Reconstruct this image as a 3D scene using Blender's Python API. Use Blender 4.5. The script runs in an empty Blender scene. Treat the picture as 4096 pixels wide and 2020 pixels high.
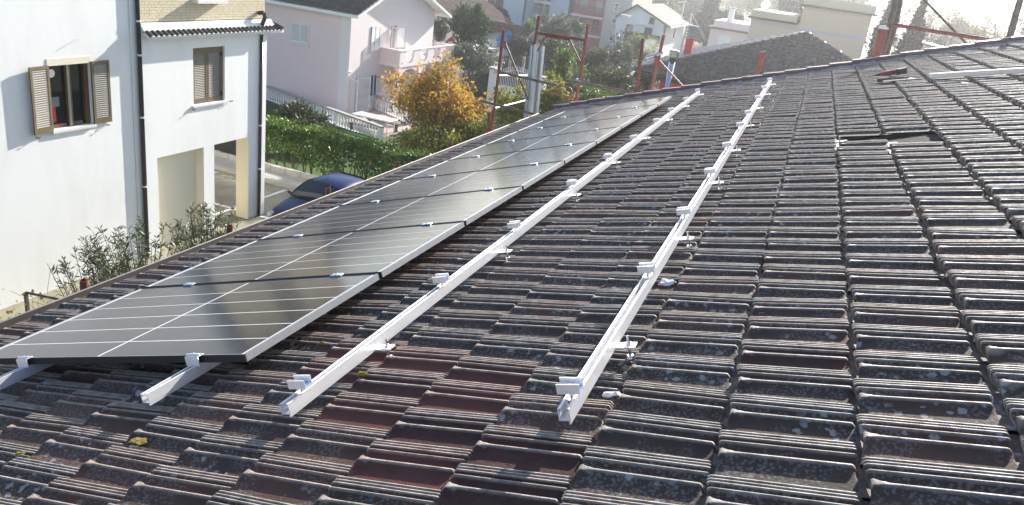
import bpy, bmesh, math, random
import numpy as np
from mathutils import Vector, Matrix

SC = bpy.context.scene
COL = SC.collection
rad = math.radians
random.seed(7)
rng = np.random.default_rng(11)

# ------------------------------------------------------------------ camera
PITCH, ROLL, YAW = rad(20.80044), rad(8.08451), rad(-18.51267)
CAM = np.array([1.72927, 0.0, 1.54810])
FPX = 3080.0                      # focal length in pixels of the 4096 wide frame
_fw = np.array([math.sin(YAW) * math.cos(PITCH), math.cos(YAW) * math.cos(PITCH), -math.sin(PITCH)])
_rt = np.array([math.cos(YAW), -math.sin(YAW), 0.0])
_up = np.cross(_rt, _fw)
RT = math.cos(ROLL) * _rt + math.sin(ROLL) * _up
UP = -math.sin(ROLL) * _rt + math.cos(ROLL) * _up
FW = _fw
cd = bpy.data.cameras.new('camera')
cd.sensor_fit = 'HORIZONTAL'; cd.sensor_width = 36.0
cd.lens = FPX / 4096.0 * 36.0
cd.clip_start = 0.05; cd.clip_end = 6000
cam = bpy.data.objects.new('camera', cd); COL.objects.link(cam)
cam.matrix_world = Matrix(((RT[0], UP[0], -FW[0], CAM[0]), (RT[1], UP[1], -FW[1], CAM[1]),
                           (RT[2], UP[2], -FW[2], CAM[2]), (0, 0, 0, 1)))
SC.camera = cam

# ------------------------------------------------------------------ sky, sun, exposure
SUN_EL, SUN_AZ = rad(24.0), rad(11.0)          # azimuth from +Y towards +X
world = bpy.data.worlds.new('World'); SC.world = world; world.use_nodes = True
wn = world.node_tree.nodes; wl = world.node_tree.links
bg = wn['Background']; sky = wn.new('ShaderNodeTexSky')
sky.sky_type = 'NISHITA'; sky.sun_disc = False
sky.sun_elevation = SUN_EL; sky.sun_rotation = SUN_AZ
sky.altitude = 300; sky.air_density = 0.75; sky.dust_density = 1.0; sky.ozone_density = 0.3
wl.new(sky.outputs[0], bg.inputs[0]); bg.inputs[1].default_value = 0.118
sl = bpy.data.lights.new('sun', 'SUN'); sl.energy = 5.0; sl.angle = rad(0.53); sl.color = (1.0, 0.95, 0.87)
so = bpy.data.objects.new('sun', sl); COL.objects.link(so)
SUNV = Vector((math.sin(SUN_AZ) * math.cos(SUN_EL), math.cos(SUN_AZ) * math.cos(SUN_EL), math.sin(SUN_EL)))
so.rotation_euler = SUNV.to_track_quat('Z', 'Y').to_euler()
so.location = SUNV * 60
SC.view_settings.view_transform = 'Standard'; SC.view_settings.look = 'None'
SC.view_settings.gamma = 1.0; SC.view_settings.use_curve_mapping = False
SC.view_settings.exposure = 1.3
SC.render.engine = 'CYCLES'
SC.cycles.use_denoising = True
SC.cycles.max_bounces = 8; SC.cycles.transparent_max_bounces = 12
SC.cycles.volume_bounces = 0
SC.cycles.sample_clamp_indirect = 6.0

# ------------------------------------------------------------------ helpers
def P(x, y, X=None, Y=None, Z=None):
    """point of the place seen at photo pixel (x, y) on the plane X=, Y= or Z="""
    d = RT * (x - 2048) / FPX - UP * (y - 1010) / FPX + FW
    if X is not None: t = (X - CAM[0]) / d[0]
    elif Y is not None: t = (Y - CAM[1]) / d[1]
    else: t = (Z - CAM[2]) / d[2]
    return CAM + t * d
def pxm(Y, x=2048):
    """metres per photo pixel for things standing at distance Y"""
    return (P(x, 300, Y=Y) - CAM) @ FW / FPX

SLOPE = rad(18.6752)
U = np.array([math.cos(SLOPE), 0, math.sin(SLOPE)]); N = np.array([-math.sin(SLOPE), 0, math.cos(SLOPE)])
def R(u, v, h=0.0): return u * U + np.array([0, v, 0.0]) + h * N
ROOFM = Matrix(((U[0], 0, N[0]), (U[1], 1, N[1]), (U[2], 0, N[2])))

ORG = {}
def _org(o): return ORG.get(o.name, np.zeros(3)) if o is not None else np.zeros(3)
def tag(o, label=None, cat=None, group=None, kind=None):
    if label: o['label'] = label
    if cat: o['category'] = cat
    if group: o['group'] = group
    if kind: o['kind'] = kind
    return o
def thing(name, loc, label, cat, group=None):
    o = bpy.data.objects.new(name, None); COL.objects.link(o)
    o.location = tuple(float(c) for c in loc); o.empty_display_size = 0.2
    ORG[o.name] = np.array(loc, float)
    return tag(o, label, cat, group)
def link(name, me, mat, parent=None, loc=None, org=None):
    o = bpy.data.objects.new(name, me); COL.objects.link(o)
    if mat is not None and len(me.materials) == 0: me.materials.append(mat)
    if parent is not None: o.parent = parent
    if loc is not None: o.location = tuple(float(c) for c in loc)
    ORG[o.name] = _org(parent) if org is None else np.array(org, float)
    return o
def copy_tree(o, parent=None):
    c = o.copy(); COL.objects.link(c); c.parent = parent
    for ch in o.children: copy_tree(ch, c)
    return c

class MB:
    """collects shapes in world (or local) space, builds ONE mesh object"""
    def __init__(s): s.v = []; s.f = []; s.n = 0
    def add(s, vs, fs):
        b = s.n; s.v.extend([tuple(float(c) for c in v) for v in vs]); s.n += len(vs)
        s.f.extend([tuple(b + i for i in f) for f in fs]); return s
    def box(s, x0, x1, y0, y1, z0, z1):
        return s.add([(x, y, z) for z in (z0, z1) for y in (y0, y1) for x in (x0, x1)],
                     [(0, 2, 3, 1), (4, 5, 7, 6), (0, 1, 5, 4), (2, 6, 7, 3), (0, 4, 6, 2), (1, 3, 7, 5)])
    def obox(s, c, ax, ay, az):
        c = np.array(c, float); ax, ay, az = (np.array(a, float) for a in (ax, ay, az))
        return s.add([c + i * ax + j * ay + k * az for k in (-1, 1) for j in (-1, 1) for i in (-1, 1)],
                     [(0, 2, 3, 1), (4, 5, 7, 6), (0, 1, 5, 4), (2, 6, 7, 3), (0, 4, 6, 2), (1, 3, 7, 5)])
    def rbox(s, u0, u1, v0, v1, h0, h1):
        return s.add([R(u, v, h) for h in (h0, h1) for v in (v0, v1) for u in (u0, u1)],
                     [(0, 2, 3, 1), (4, 5, 7, 6), (0, 1, 5, 4), (2, 6, 7, 3), (0, 4, 6, 2), (1, 3, 7, 5)])
    def tube(s, p, q, r, r2=None, n=8, cap=True):
        p = np.array(p, float); q = np.array(q, float); r2 = r if r2 is None else r2
        d = q - p; L = np.linalg.norm(d)
        if L < 1e-6: return s
        d /= L; a = np.cross(d, [0, 0, 1.0] if abs(d[2]) < 0.9 else [1.0, 0, 0]); a /= np.linalg.norm(a); b = np.cross(d, a)
        vs = []
        for c, rr in ((p, r), (q, r2)):
            for i in range(n):
                t = 2 * math.pi * i / n; vs.append(c + rr * (math.cos(t) * a + math.sin(t) * b))
        fs = [(i, i + n, (i + 1) % n + n, (i + 1) % n) for i in range(n)]
        if cap: fs += [tuple(range(n)), tuple(range(2 * n - 1, n - 1, -1))]
        return s.add(vs, fs)
    def path(s, pts, r, n=6):
        for a, b in zip(pts[:-1], pts[1:]): s.tube(a, b, r, n=n)
        return s
    def lathe(s, c, prof, n=10):
        vs = []; m = len(prof); c = np.array(c, float)
        for r, z in prof:
            for i in range(n):
                t = 2 * math.pi * i / n; vs.append(c + [r * math.cos(t), r * math.sin(t), z])
        fs = [(j * n + i, j * n + (i + 1) % n, (j + 1) * n + (i + 1) % n, (j + 1) * n + i) for j in range(m - 1) for i in range(n)]
        fs += [tuple(range(n - 1, -1, -1)), tuple(range((m - 1) * n, m * n))]
        return s.add(vs, fs)
    def prism(s, poly, d):
        """closed polygon (3D points) pushed along d"""
        k = len(poly); d = np.array(d, float); p = [np.array(a, float) for a in poly]
        fs = [tuple(range(k - 1, -1, -1)), tuple(range(k, 2 * k))] + [(i, (i + 1) % k, (i + 1) % k + k, i + k) for i in range(k)]
        return s.add(p + [a + d for a in p], fs)
    def poly(s, pts): return s.add(pts, [tuple(range(len(pts)))])
    def mesh(s, name, org=(0, 0, 0), smooth=False):
        me = bpy.data.meshes.new(name)
        o = np.array(org, float)
        me.from_pydata([tuple(np.array(v) - o) for v in s.v], [], s.f); me.update()
        if smooth: me.polygons.foreach_set('use_smooth', [True] * len(me.polygons))
        return me
    def build(s, name, mat, parent=None, smooth=False, bevel=0.0, recalc=True):
        me = s.mesh(name, _org(parent), smooth)
        if recalc or bevel:
            bm = bmesh.new(); bm.from_mesh(me)
            if recalc: bmesh.ops.recalc_face_normals(bm, faces=bm.faces)
            if bevel: bmesh.ops.bevel(bm, geom=bm.edges, offset=bevel, segments=1, affect='EDGES', profile=0.6)
            bm.to_mesh(me); bm.free()
            if smooth: me.polygons.foreach_set('use_smooth', [True] * len(me.polygons))
        return link(name, me, mat, parent)
def np_mesh(name, verts, quads, smooth=False):
    """fast mesh from numpy arrays: verts (n,3), quads (m,4)"""
    me = bpy.data.meshes.new(name); nv, nf = len(verts), len(quads); k = quads.shape[1]
    me.vertices.add(nv); me.vertices.foreach_set('co', np.asarray(verts, np.float32).ravel())
    me.loops.add(nf * k); me.loops.foreach_set('vertex_index', np.asarray(quads, np.int32).ravel())
    me.polygons.add(nf); me.polygons.foreach_set('loop_start', np.arange(nf, dtype=np.int32) * k)
    me.polygons.foreach_set('loop_total', np.full(nf, k, np.int32))
    if smooth: me.polygons.foreach_set('use_smooth', [True] * nf)
    me.update(calc_edges=True); me.validate(); return me

# ------------------------------------------------------------------ materials
class NT:
    def __init__(s, name):
        s.m = bpy.data.materials.new(name); s.m.use_nodes = True; s.t = s.m.node_tree; s.N = s.t.nodes; s.L = s.t.links
        s.b = s.N['Principled BSDF']; s.out = s.N['Material Output']
    def n(s, typ, **kw):
        a = s.N.new(typ)
        for k, v in kw.items():
            if k.startswith('i_'):
                a.inputs[int(k[2:]) if k[2:].isdigit() else k[2:].replace('_', ' ')].default_value = v
            else: setattr(a, k, v)
        return a
    def l(s, a, b): s.L.new(a, b)
    def coord(s, which='Object'): return s.n('ShaderNodeTexCoord').outputs[which]
    def pos(s): return s.n('ShaderNodeNewGeometry').outputs['Position']
    def noise(s, scale, detail=4, rough=0.55, vec=None, out='Fac'):
        a = s.n('ShaderNodeTexNoise'); a.inputs['Scale'].default_value = scale; a.inputs['Detail'].default_value = detail
        a.inputs['Roughness'].default_value = rough
        if vec is not None: s.l(vec, a.inputs['Vector'])
        return a.outputs[out]
    def ramp(s, fac, stops, interp='LINEAR'):
        a = s.n('ShaderNodeValToRGB'); e = a.color_ramp.elements; a.color_ramp.interpolation = interp
        while len(e) < len(stops): e.new(0.5)
        for x, (p, c) in zip(e, stops): x.position = p; x.color = c if len(c) == 4 else (*c, 1)
        s.l(fac, a.inputs[0]); return a.outputs[0]
    def mix(s, fac, a, b, blend='MIX'):
        m = s.n('ShaderNodeMix', data_type='RGBA', blend_type=blend)
        for v, i in ((fac, 0), (a, 6), (b, 7)):
            if hasattr(v, 'node'): s.l(v, m.inputs[i])
            elif i == 0: m.inputs[0].default_value = v
            else: m.inputs[i].default_value = v if len(v) == 4 else (*v, 1)
        return m.outputs[2]
    def math(s, op, a, b=0.0, c=None):
        m = s.n('ShaderNodeMath', operation=op)
        for i, v in enumerate((a, b) if c is None else (a, b, c)):
            if hasattr(v, 'node'): s.l(v, m.inputs[i])
            else: m.inputs[i].default_value = v
        return m.outputs[0]
    def bump(s, h, strength=0.3, dist=0.01):
        b = s.n('ShaderNodeBump'); b.inputs['Strength'].default_value = strength; b.inputs['Distance'].default_value = dist
        s.l(h, b.inputs['Height']); s.l(b.outputs[0], s.b.inputs['Normal'])
    def set(s, color=None, rough=None, metal=None, spec=None, coat=None, coat_rough=None):
        b = s.b.inputs
        if color is not None:
            if hasattr(color, 'node'): s.l(color, b['Base Color'])
            else: b['Base Color'].default_value = (*color, 1)
        if rough is not None:
            if hasattr(rough, 'node'): s.l(rough, b['Roughness'])
            else: b['Roughness'].default_value = rough
        if metal is not None: b['Metallic'].default_value = metal
        if spec is not None: b['Specular IOR Level'].default_value = spec
        if coat is not None: b['Coat Weight'].default_value = coat
        if coat_rough is not None: b['Coat Roughness'].default_value = coat_rough
        return s

def plain(name, color, rough=0.6, metal=0.0, spec=0.5, var=0.12, scale=3.0, bump=0.0, bscale=60.0):
    t = NT(name); v = t.pos()
    f = t.noise(scale, 5, 0.6, v)
    c = t.ramp(f, [(0.25, tuple(x * (1 - var) for x in color)), (0.75, tuple(min(1, x * (1 + var)) for x in color))])
    t.set(c, rough, metal, spec)
    if bump: t.bump(t.noise(bscale, 4, 0.6, v), bump, 0.01)
    return t.m
def plaster(name, color, stain=(0.55, 0.53, 0.48), amt=0.25, bump=0.25):
    t = NT(name); v = t.pos()
    mp = t.n('ShaderNodeMapping'); mp.inputs['Scale'].default_value = (1.2, 1.2, 0.35); t.l(v, mp.inputs[0])
    f = t.noise(1.1, 6, 0.62, mp.outputs[0]); g = t.noise(9, 4, 0.6, v)
    c = t.mix(t.math('MULTIPLY', t.ramp(f, [(0.45, (0, 0, 0)), (0.8, (1, 1, 1))]), amt), color, stain)
    c = t.mix(t.math('MULTIPLY', t.ramp(g, [(0.4, (0, 0, 0)), (0.75, (1, 1, 1))]), 0.12), c, tuple(x * 0.82 for x in color))
    t.set(c, 0.85, 0, 0.3); t.bump(t.noise(14, 5, 0.6, v), bump * 0.35, 0.010); return t.m
def leafmat(name, cols, rough=0.55, trans=0.35, spec=0.25):
    t = NT(name); gi = t.n('ShaderNodeNewGeometry')
    stops = [(i / max(1, len(cols) - 1), c) for i, c in enumerate(cols)]
    c = t.ramp(gi.outputs['Random Per Island'], stops)
    nz = t.noise(1.3, 3, 0.5, gi.outputs['Position'])
    c = t.mix(t.math('MULTIPLY', nz, 0.5), c, tuple(x * 0.55 for x in cols[0]))
    t.set(c, rough, 0, spec)
    tr = t.n('ShaderNodeBsdfTranslucent'); t.l(c, tr.inputs[0])
    mx = t.n('ShaderNodeMixShader'); mx.inputs[0].default_value = trans
    t.l(t.b.outputs[0], mx.inputs[1]); t.l(tr.outputs[0], mx.inputs[2]); t.l(mx.outputs[0], t.out.inputs[0])
    return t.m
def tilemat(name, dark=(0.072, 0.050, 0.0405), red=(0.135, 0.068, 0.050), redness=0.30, lichen=1.0, clean=False, gloss=0.78):
    t = NT(name); geo = t.n('ShaderNodeNewGeometry'); v = geo.outputs['Position']
    rnd = t.math('FRACT', t.math('ADD', geo.outputs['Random Per Island'], t.n('ShaderNodeObjectInfo').outputs['Random']))
    a = t.noise(7, 5, 0.65, v); b = t.noise(38, 4, 0.6, v)
    fac = t.math('ADD', t.math('MULTIPLY', t.math('SUBTRACT', a, 0.5), 1.6), t.math('SUBTRACT', t.math('MULTIPLY', rnd, 1.1), 1.0 - 1.2 * redness))
    c = t.mix(t.ramp(fac, [(0.0, (0, 0, 0)), (0.55, (1, 1, 1))]), dark, red)
    c = t.mix(t.math('MULTIPLY', t.ramp(b, [(0.42, (0, 0, 0)), (0.68, (1, 1, 1))]), 0.5), c, (0.075, 0.066, 0.058))
    at = t.n('ShaderNodeAttribute'); at.attribute_name = 'wear_sunlit'  # worn clay and painted sunlight on the ridges share this mask
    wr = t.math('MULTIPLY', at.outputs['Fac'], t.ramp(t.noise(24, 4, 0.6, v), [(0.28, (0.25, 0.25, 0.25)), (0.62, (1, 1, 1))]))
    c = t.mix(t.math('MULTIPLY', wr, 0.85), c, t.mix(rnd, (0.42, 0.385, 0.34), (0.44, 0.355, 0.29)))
    if not clean:
        # small grey lichen crusts, coarse pale patches, rare yellow ones
        def spots(scale, thr, soft, nscale, nthr, seed):
            mp = t.n('ShaderNodeMapping'); mp.inputs['Location'].default_value = (seed, seed * 1.7, seed * 0.3); t.l(v, mp.inputs[0])
            wv = t.noise(scale * 1.8, 3, 0.6, mp.outputs[0], 'Color')
            vv = t.n('ShaderNodeVectorMath', operation='MULTIPLY_ADD'); t.l(wv, vv.inputs[0]); vv.inputs[1].default_value = (0.9 / scale,) * 3; t.l(mp.outputs[0], vv.inputs[2])
            vo = t.n('ShaderNodeTexVoronoi'); vo.inputs['Scale'].default_value = scale; t.l(vv.outputs[0], vo.inputs['Vector'])
            d = t.ramp(vo.outputs['Distance'], [(thr, (1, 1, 1)), (thr + soft, (0, 0, 0))])
            g = t.ramp(t.noise(nscale, 3, 0.5, mp.outputs[0]), [(nthr, (0, 0, 0)), (nthr + 0.06, (1, 1, 1))])
            return t.math('MULTIPLY', d, g)
        s1 = spots(95, 0.34, 0.16, 5.0, 0.42, 3.1); s2 = spots(26, 0.24, 0.08, 3.0, 0.52, 9.4); s3 = spots(19, 0.30, 0.1, 2.2, 0.69, 15.7)
        c = t.mix(t.math('MULTIPLY', s1, 0.55 * lichen), c, (0.21, 0.20, 0.19))
        c = t.mix(t.math('MULTIPLY', s2, 0.85 * lichen), c, (0.34, 0.34, 0.34))
        c = t.mix(t.math('MULTIPLY', s3, 0.8 * lichen), c, (0.30, 0.20, 0.025))
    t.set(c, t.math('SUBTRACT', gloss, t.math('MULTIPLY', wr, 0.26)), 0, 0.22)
    t.bump(t.math('ADD', t.noise(120, 5, 0.7, v), t.math('MULTIPLY', b, 0.6)), 0.55, 0.004)
    return t.m

M = {}
M['tile'] = tilemat('weathered_clay_tile')
M['tile_red'] = tilemat('clean_red_tile', dark=(0.075, 0.032, 0.028), red=(0.14, 0.052, 0.042), redness=0.6, clean=True)
M['tile_far'] = tilemat('old_pan_tile', dark=(0.05, 0.045, 0.038), red=(0.11, 0.075, 0.05), redness=0.3, lichen=0.7, gloss=0.36)
M['tile_nb'] = tilemat('haze_lit_pan_tile', dark=(0.10, 0.085, 0.066), red=(0.17, 0.125, 0.085), redness=0.3, lichen=0.7, gloss=0.30)  # lighter copy of the old pan tile, haze brightness put into the colour
M['tile_brown'] = tilemat('brown_pan_tile', dark=(0.10, 0.065, 0.045), red=(0.20, 0.12, 0.085), redness=0.5, lichen=0.3, gloss=0.85)
M['verge'] = plain('brown_verge_tile', (0.115, 0.058, 0.055), 0.55, var=0.25, scale=6, bump=0.2)
M['mortar'] = plain('grey_mortar', (0.30, 0.31, 0.33), 0.9, var=0.3, scale=14, bump=0.5, bscale=40)
M['membrane'] = plain('bitumen_membrane', (0.04, 0.04, 0.045), 0.95, 0, 0.08, var=0.3, scale=20)
M['gutter'] = plain('brown_gutter_metal', (0.10, 0.085, 0.078), 0.38, 0.3, var=0.2, scale=5)
def metal(name, col, rough, var=0.10, scale=9, bump=0.0, stretch=None):
    t = NT(name); v = t.pos()
    if stretch:
        mp = t.n('ShaderNodeMapping'); mp.inputs['Scale'].default_value = stretch; t.l(v, mp.inputs[0]); v = mp.outputs[0]
    f = t.noise(scale, 5, 0.65, v)
    t.set(t.ramp(f, [(0.3, tuple(c * (1 - var) for c in col)), (0.7, col)]),
          t.ramp(f, [(0.3, (rough * 1.25,) * 3), (0.7, (rough * 0.8,) * 3)]), 1.0)
    if bump: t.bump(f, bump, 0.002)
    return t.m
t = NT('mill_aluminium'); v = t.pos(); mp = t.n('ShaderNodeMapping'); mp.inputs['Scale'].default_value = (1, 0.12, 1); t.l(v, mp.inputs[0])
f = t.noise(30, 5, 0.65, mp.outputs[0])
t.set(t.ramp(f, [(0.3, (0.82, 0.82, 0.83)), (0.7, (0.92, 0.92, 0.93))]), t.ramp(f, [(0.3, (0.50, 0.50, 0.50)), (0.7, (0.42, 0.42, 0.42))]), 0.55)
t.b.inputs['Anisotropic'].default_value = 0.85
cx_ = t.n('ShaderNodeCombineXYZ'); cx_.inputs[0].default_value = float(U[0]); cx_.inputs[2].default_value = float(U[2]); t.l(cx_.outputs[0], t.b.inputs['Tangent'])
M['alu'] = t.m
M['alu_frame'] = metal('anodised_frame', (0.40, 0.41, 0.43), 0.40, 0.3, 18); M['alu_frame'].node_tree.nodes['Principled BSDF'].inputs['Metallic'].default_value = 0.55
M['zinc'] = metal('galvanised_steel', (0.62, 0.64, 0.68), 0.36, 0.22, 24)
M['steel'] = metal('stainless_steel', (0.80, 0.79, 0.77), 0.16, 0.1, 10)
M['bolt'] = metal('zinc_bolt', (0.7, 0.7, 0.7), 0.25, 0.2, 60)
M['film'] = plain('blue_protective_film', (0.10, 0.26, 0.62), 0.3, 0.0, 0.6)
M['redoxide'] = plain('red_oxide_paint', (0.175, 0.042, 0.033), 0.5, 0.0, 0.5, 0.45, 7, 0.25)
M['redpipe'] = plain('faded_red_paint', (0.25, 0.068, 0.048), 0.5, 0, 0.5, 0.4, 9, 0.25)
M['rust'] = plain('rusty_scaffold_tube', (0.13, 0.10, 0.082), 0.6, 0.25, 0.5, 0.45, 12, 0.3)
M['white'] = plain('white_paint', (0.78, 0.78, 0.76), 0.5, var=0.06)
M['plast_white'] = plaster('white_render', (0.80, 0.805, 0.78), (0.56, 0.55, 0.52), 0.38)
M['plast_cream'] = plaster('cream_render', (0.76, 0.70, 0.54), (0.62, 0.56, 0.42), 0.2)
M['plast_pink'] = plaster('pink_render', (0.80, 0.635, 0.63), (0.70, 0.53, 0.52), 0.3, 0.15)
M['plast_pinkpale'] = plaster('pale_pink_render', (0.80, 0.73, 0.71), (0.68, 0.58, 0.56), 0.2, 0.15)
M['plast_blue_shadow'] = plaster('blue_and_shadow_render', (0.52, 0.58, 0.64), (0.45, 0.5, 0.55), 0.3)  # blue walls; on white walls it paints bluish shade and haze
M['plast_grey'] = plaster('pale_grey_render', (0.60, 0.60, 0.58), (0.5, 0.48, 0.45), 0.3)
M['plast_beige'] = plaster('beige_render', (0.60, 0.54, 0.46), (0.48, 0.42, 0.36), 0.3)
M['plast_red'] = plaster('brick_red_render', (0.42, 0.17, 0.15), (0.33, 0.15, 0.13), 0.3)
M['plast_crimson'] = plaster('crimson_render', (0.60, 0.075, 0.08), (0.45, 0.07, 0.07), 0.25)
M['plast_yellow'] = plaster('pale_yellow_render', (0.66, 0.61, 0.42), (0.55, 0.5, 0.36), 0.2)
M['brick'] = plain('buff_brick', (0.64, 0.555, 0.39), 0.8, var=0.2, scale=16, bump=0.3)
M['brickjoint'] = plain('brick_joint', (0.24, 0.20, 0.15), 0.9)
M['shutter'] = plain('olive_brown_shutter', (0.155, 0.122, 0.07), 0.42, 0.0, 0.5, 0.15, 5)
M['slat'] = plain('pale_shutter_slat', (0.33, 0.305, 0.255), 0.45, 0, 0.5, 0.1, 5)
M['shutter_white'] = plain('white_shutter', (0.74, 0.74, 0.72), 0.5, var=0.08)
M['wood'] = plain('brown_window_wood', (0.13, 0.075, 0.035), 0.45, var=0.3, scale=8)
M['pipe'] = plain('dark_downpipe', (0.040, 0.032, 0.030), 0.35, 0.1, 0.5, 0.25, 4)
M['iron'] = plain('dark_iron', (0.03, 0.03, 0.032), 0.5, 0.3)
t = NT('window_glass'); t.set((0.015, 0.02, 0.022), 0.04, 0, 0.6, 0.3, 0.02); M['glass'] = t.m
M['dark'] = plain('dark_interior', (0.02, 0.02, 0.022), 0.7)
M['cloth_dark'] = plain('black_shade_cloth', (0.022, 0.026, 0.024), 0.8, var=0.4, scale=3)
M['marble'] = plain('pale_marble', (0.74, 0.73, 0.70), 0.35, var=0.08, scale=6)
M['concrete'] = plain('pale_concrete', (0.42, 0.40, 0.36), 0.85, var=0.18, scale=2.5, bump=0.2)
M['lot'] = plain('mossy_parking_concrete', (0.27, 0.25, 0.175), 0.9, var=0.35, scale=0.9, bump=0.2)
M['terrace'] = plain('pink_terrace_tiles', (0.46, 0.36, 0.31), 0.6, var=0.15, scale=3)
M['roadline'] = plain('worn_white_line', (0.70, 0.68, 0.70), 0.7, var=0.2, scale=6)
M['asphalt'] = plain('worn_asphalt', (0.085, 0.083, 0.08), 0.9, var=0.25, scale=2)
def groundmat(name, cols, scale):
    t = NT(name); v = t.pos(); f = t.noise(scale, 7, 0.65, v); g = t.noise(scale * 14, 5, 0.7, v)
    c = t.ramp(f, [(0.3 + 0.4 * i / max(1, len(cols) - 1), c) for i, c in enumerate(cols)])
    c = t.mix(t.math('MULTIPLY', g, 0.6), c, tuple(x * 0.4 for x in cols[0])); t.set(c, 0.95, 0, 0.2)
    t.bump(g, 0.8, 0.05); return t.m
M['ground'] = groundmat('meadow_ground', [(0.045, 0.06, 0.02), (0.09, 0.11, 0.03), (0.13, 0.115, 0.06)], 0.16)
M['lawn'] = groundmat('lawn_grass', [(0.035, 0.085, 0.014), (0.06, 0.13, 0.02), (0.10, 0.14, 0.035)], 0.5)
M['soil'] = groundmat('garden_soil', [(0.12, 0.095, 0.06), (0.18, 0.145, 0.09), (0.10, 0.10, 0.045)], 0.5)
M['field'] = groundmat('bright_field', [(0.12, 0.20, 0.03), (0.20, 0.27, 0.05)], 0.3)
M['bark'] = plain('grey_bark', (0.10, 0.085, 0.068), 0.9, var=0.4, scale=12, bump=0.6, bscale=40)
M['twig'] = plain('bare_twigs', (0.15, 0.115, 0.085), 0.85, var=0.35, scale=1.5)
M['twig_grey'] = plain('grey_twigs', (0.20, 0.175, 0.15), 0.85, var=0.3, scale=1.5)
M['l_orange'] = leafmat('persimmon_leaves', [(0.34, 0.13, 0.02), (0.48, 0.27, 0.035), (0.52, 0.37, 0.05), (0.36, 0.33, 0.06)], trans=0.5)
M['l_yellow'] = leafmat('yellow_leaves', [(0.34, 0.27, 0.03), (0.42, 0.33, 0.05), (0.24, 0.25, 0.04)], trans=0.45)
M['l_yellowgreen'] = leafmat('yellow_green_leaves', [(0.14, 0.18, 0.03), (0.28, 0.30, 0.05), (0.36, 0.29, 0.06), (0.12, 0.17, 0.03)], trans=0.45)
M['l_hedge'] = leafmat('laurel_leaves', [(0.045, 0.105, 0.016), (0.11, 0.20, 0.028), (0.19, 0.28, 0.045), (0.06, 0.13, 0.02), (0.16, 0.20, 0.04)], 0.42, 0.35, 0.35)
M['l_magnolia'] = leafmat('magnolia_leaves', [(0.03, 0.05, 0.014), (0.055, 0.085, 0.02), (0.14, 0.12, 0.05), (0.045, 0.07, 0.018)], 0.38, 0.2, 0.45)
M['l_oleander'] = leafmat('oleander_leaves', [(0.03, 0.055, 0.016), (0.06, 0.09, 0.028), (0.10, 0.13, 0.045)], 0.4, 0.25)
M['l_conifer'] = leafmat('cypress_leaves', [(0.018, 0.05, 0.014), (0.04, 0.095, 0.024), (0.065, 0.13, 0.035)], 0.6, 0.2)
M['l_spruce'] = leafmat('spruce_needles', [(0.012, 0.03, 0.016), (0.025, 0.05, 0.025), (0.035, 0.062, 0.03)], 0.6, 0.15)
M['l_olive'] = leafmat('olive_leaves', [(0.10, 0.125, 0.08), (0.17, 0.195, 0.135), (0.24, 0.26, 0.19)], 0.5, 0.25)
M['l_bush'] = leafmat('mixed_bush_leaves', [(0.035, 0.055, 0.02), (0.07, 0.085, 0.03), (0.12, 0.11, 0.05), (0.10, 0.14, 0.03)], 0.5, 0.35)
M['l_light'] = leafmat('light_green_leaves', [(0.11, 0.17, 0.035), (0.17, 0.23, 0.06), (0.21, 0.26, 0.08)], 0.6, 0.45)
M['l_autumn'] = leafmat('faded_autumn_leaves', [(0.15, 0.12, 0.055), (0.21, 0.16, 0.075), (0.14, 0.14, 0.06)], 0.6, 0.4)
# ================================================================== GROUND AND SETTING
def G(x, y):
    y = np.asarray(y, float); x = np.asarray(x, float)
    z = np.interp(y, [-400, 21.6, 34, 60, 120, 300, 700, 3000], [-6.4, -6.4, -7.75, -8.3, -9.5, -10.0, -7.0, 1.0])
    return z + np.clip((y - 25) / 60, 0, 1) * 0.35 * np.sin(x * 0.21 + 1.0) * np.cos(y * 0.17)
def gz(x, y): return float(G(x, y))
def ground_sheet():
    xs = np.concatenate([[-740, -350, -200, -140], np.arange(-100, 101, 4), [140, 200, 350, 740]])
    ys = np.concatenate([[-300, -200, -100, -50], np.arange(-20, 131, 3), np.arange(140, 320, 20), [360, 450, 600, 740]])
    X, Y = np.meshgrid(xs, ys); V = np.stack([X, Y, G(X, Y)], -1).reshape(-1, 3); n = len(xs)
    q = np.array([(j * n + i, j * n + i + 1, (j + 1) * n + i + 1, (j + 1) * n + i) for j in range(len(ys) - 1) for i in range(n - 1)])
    o = link('ground', np_mesh('ground', V, q, True), M['ground']); tag(o, kind='structure')
ground_sheet()
def sheet(name, pts, mat, dz, step=1.0):
    """ground-hugging quad sheet from 4 plan corners"""
    a, b, c, d = [np.array(p, float) for p in pts]; m = max(2, int(np.linalg.norm(b - a) / step)); k = max(2, int(np.linalg.norm(d - a) / step))
    V = []; 
    for j in range(k + 1):
        for i in range(m + 1):
            s, t_ = i / m, j / k; p = (a * (1 - s) + b * s) * (1 - t_) + (d * (1 - s) + c * s) * t_
            V.append((p[0], p[1], gz(p[0], p[1]) + dz))
    q = np.array([(j * (m + 1) + i, j * (m + 1) + i + 1, (j + 1) * (m + 1) + i + 1, (j + 1) * (m + 1) + i) for j in range(k) for i in range(m)])
    return tag(link(name, np_mesh(name, np.array(V), q), mat), kind='structure')
sheet('parking_lot', [(-24, 8), (-3.5, 8), (-3.5, 20.2), (-24, 20.2)], M['lot'], 0.02, 3)
sheet('lawn', [(-27, 22.2), (-8, 21.9), (-10, 31.0), (-29, 36.0)], M['lawn'], 0.05)
sheet('garden', [(-16, 31.5), (6, 22), (8, 60), (-14, 62)], M['soil'], 0.04, 2)
sheet('meadow', [(-12, 36), (2, 36), (2, 80), (-10, 80)], M['lawn'], 0.10, 2)
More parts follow.
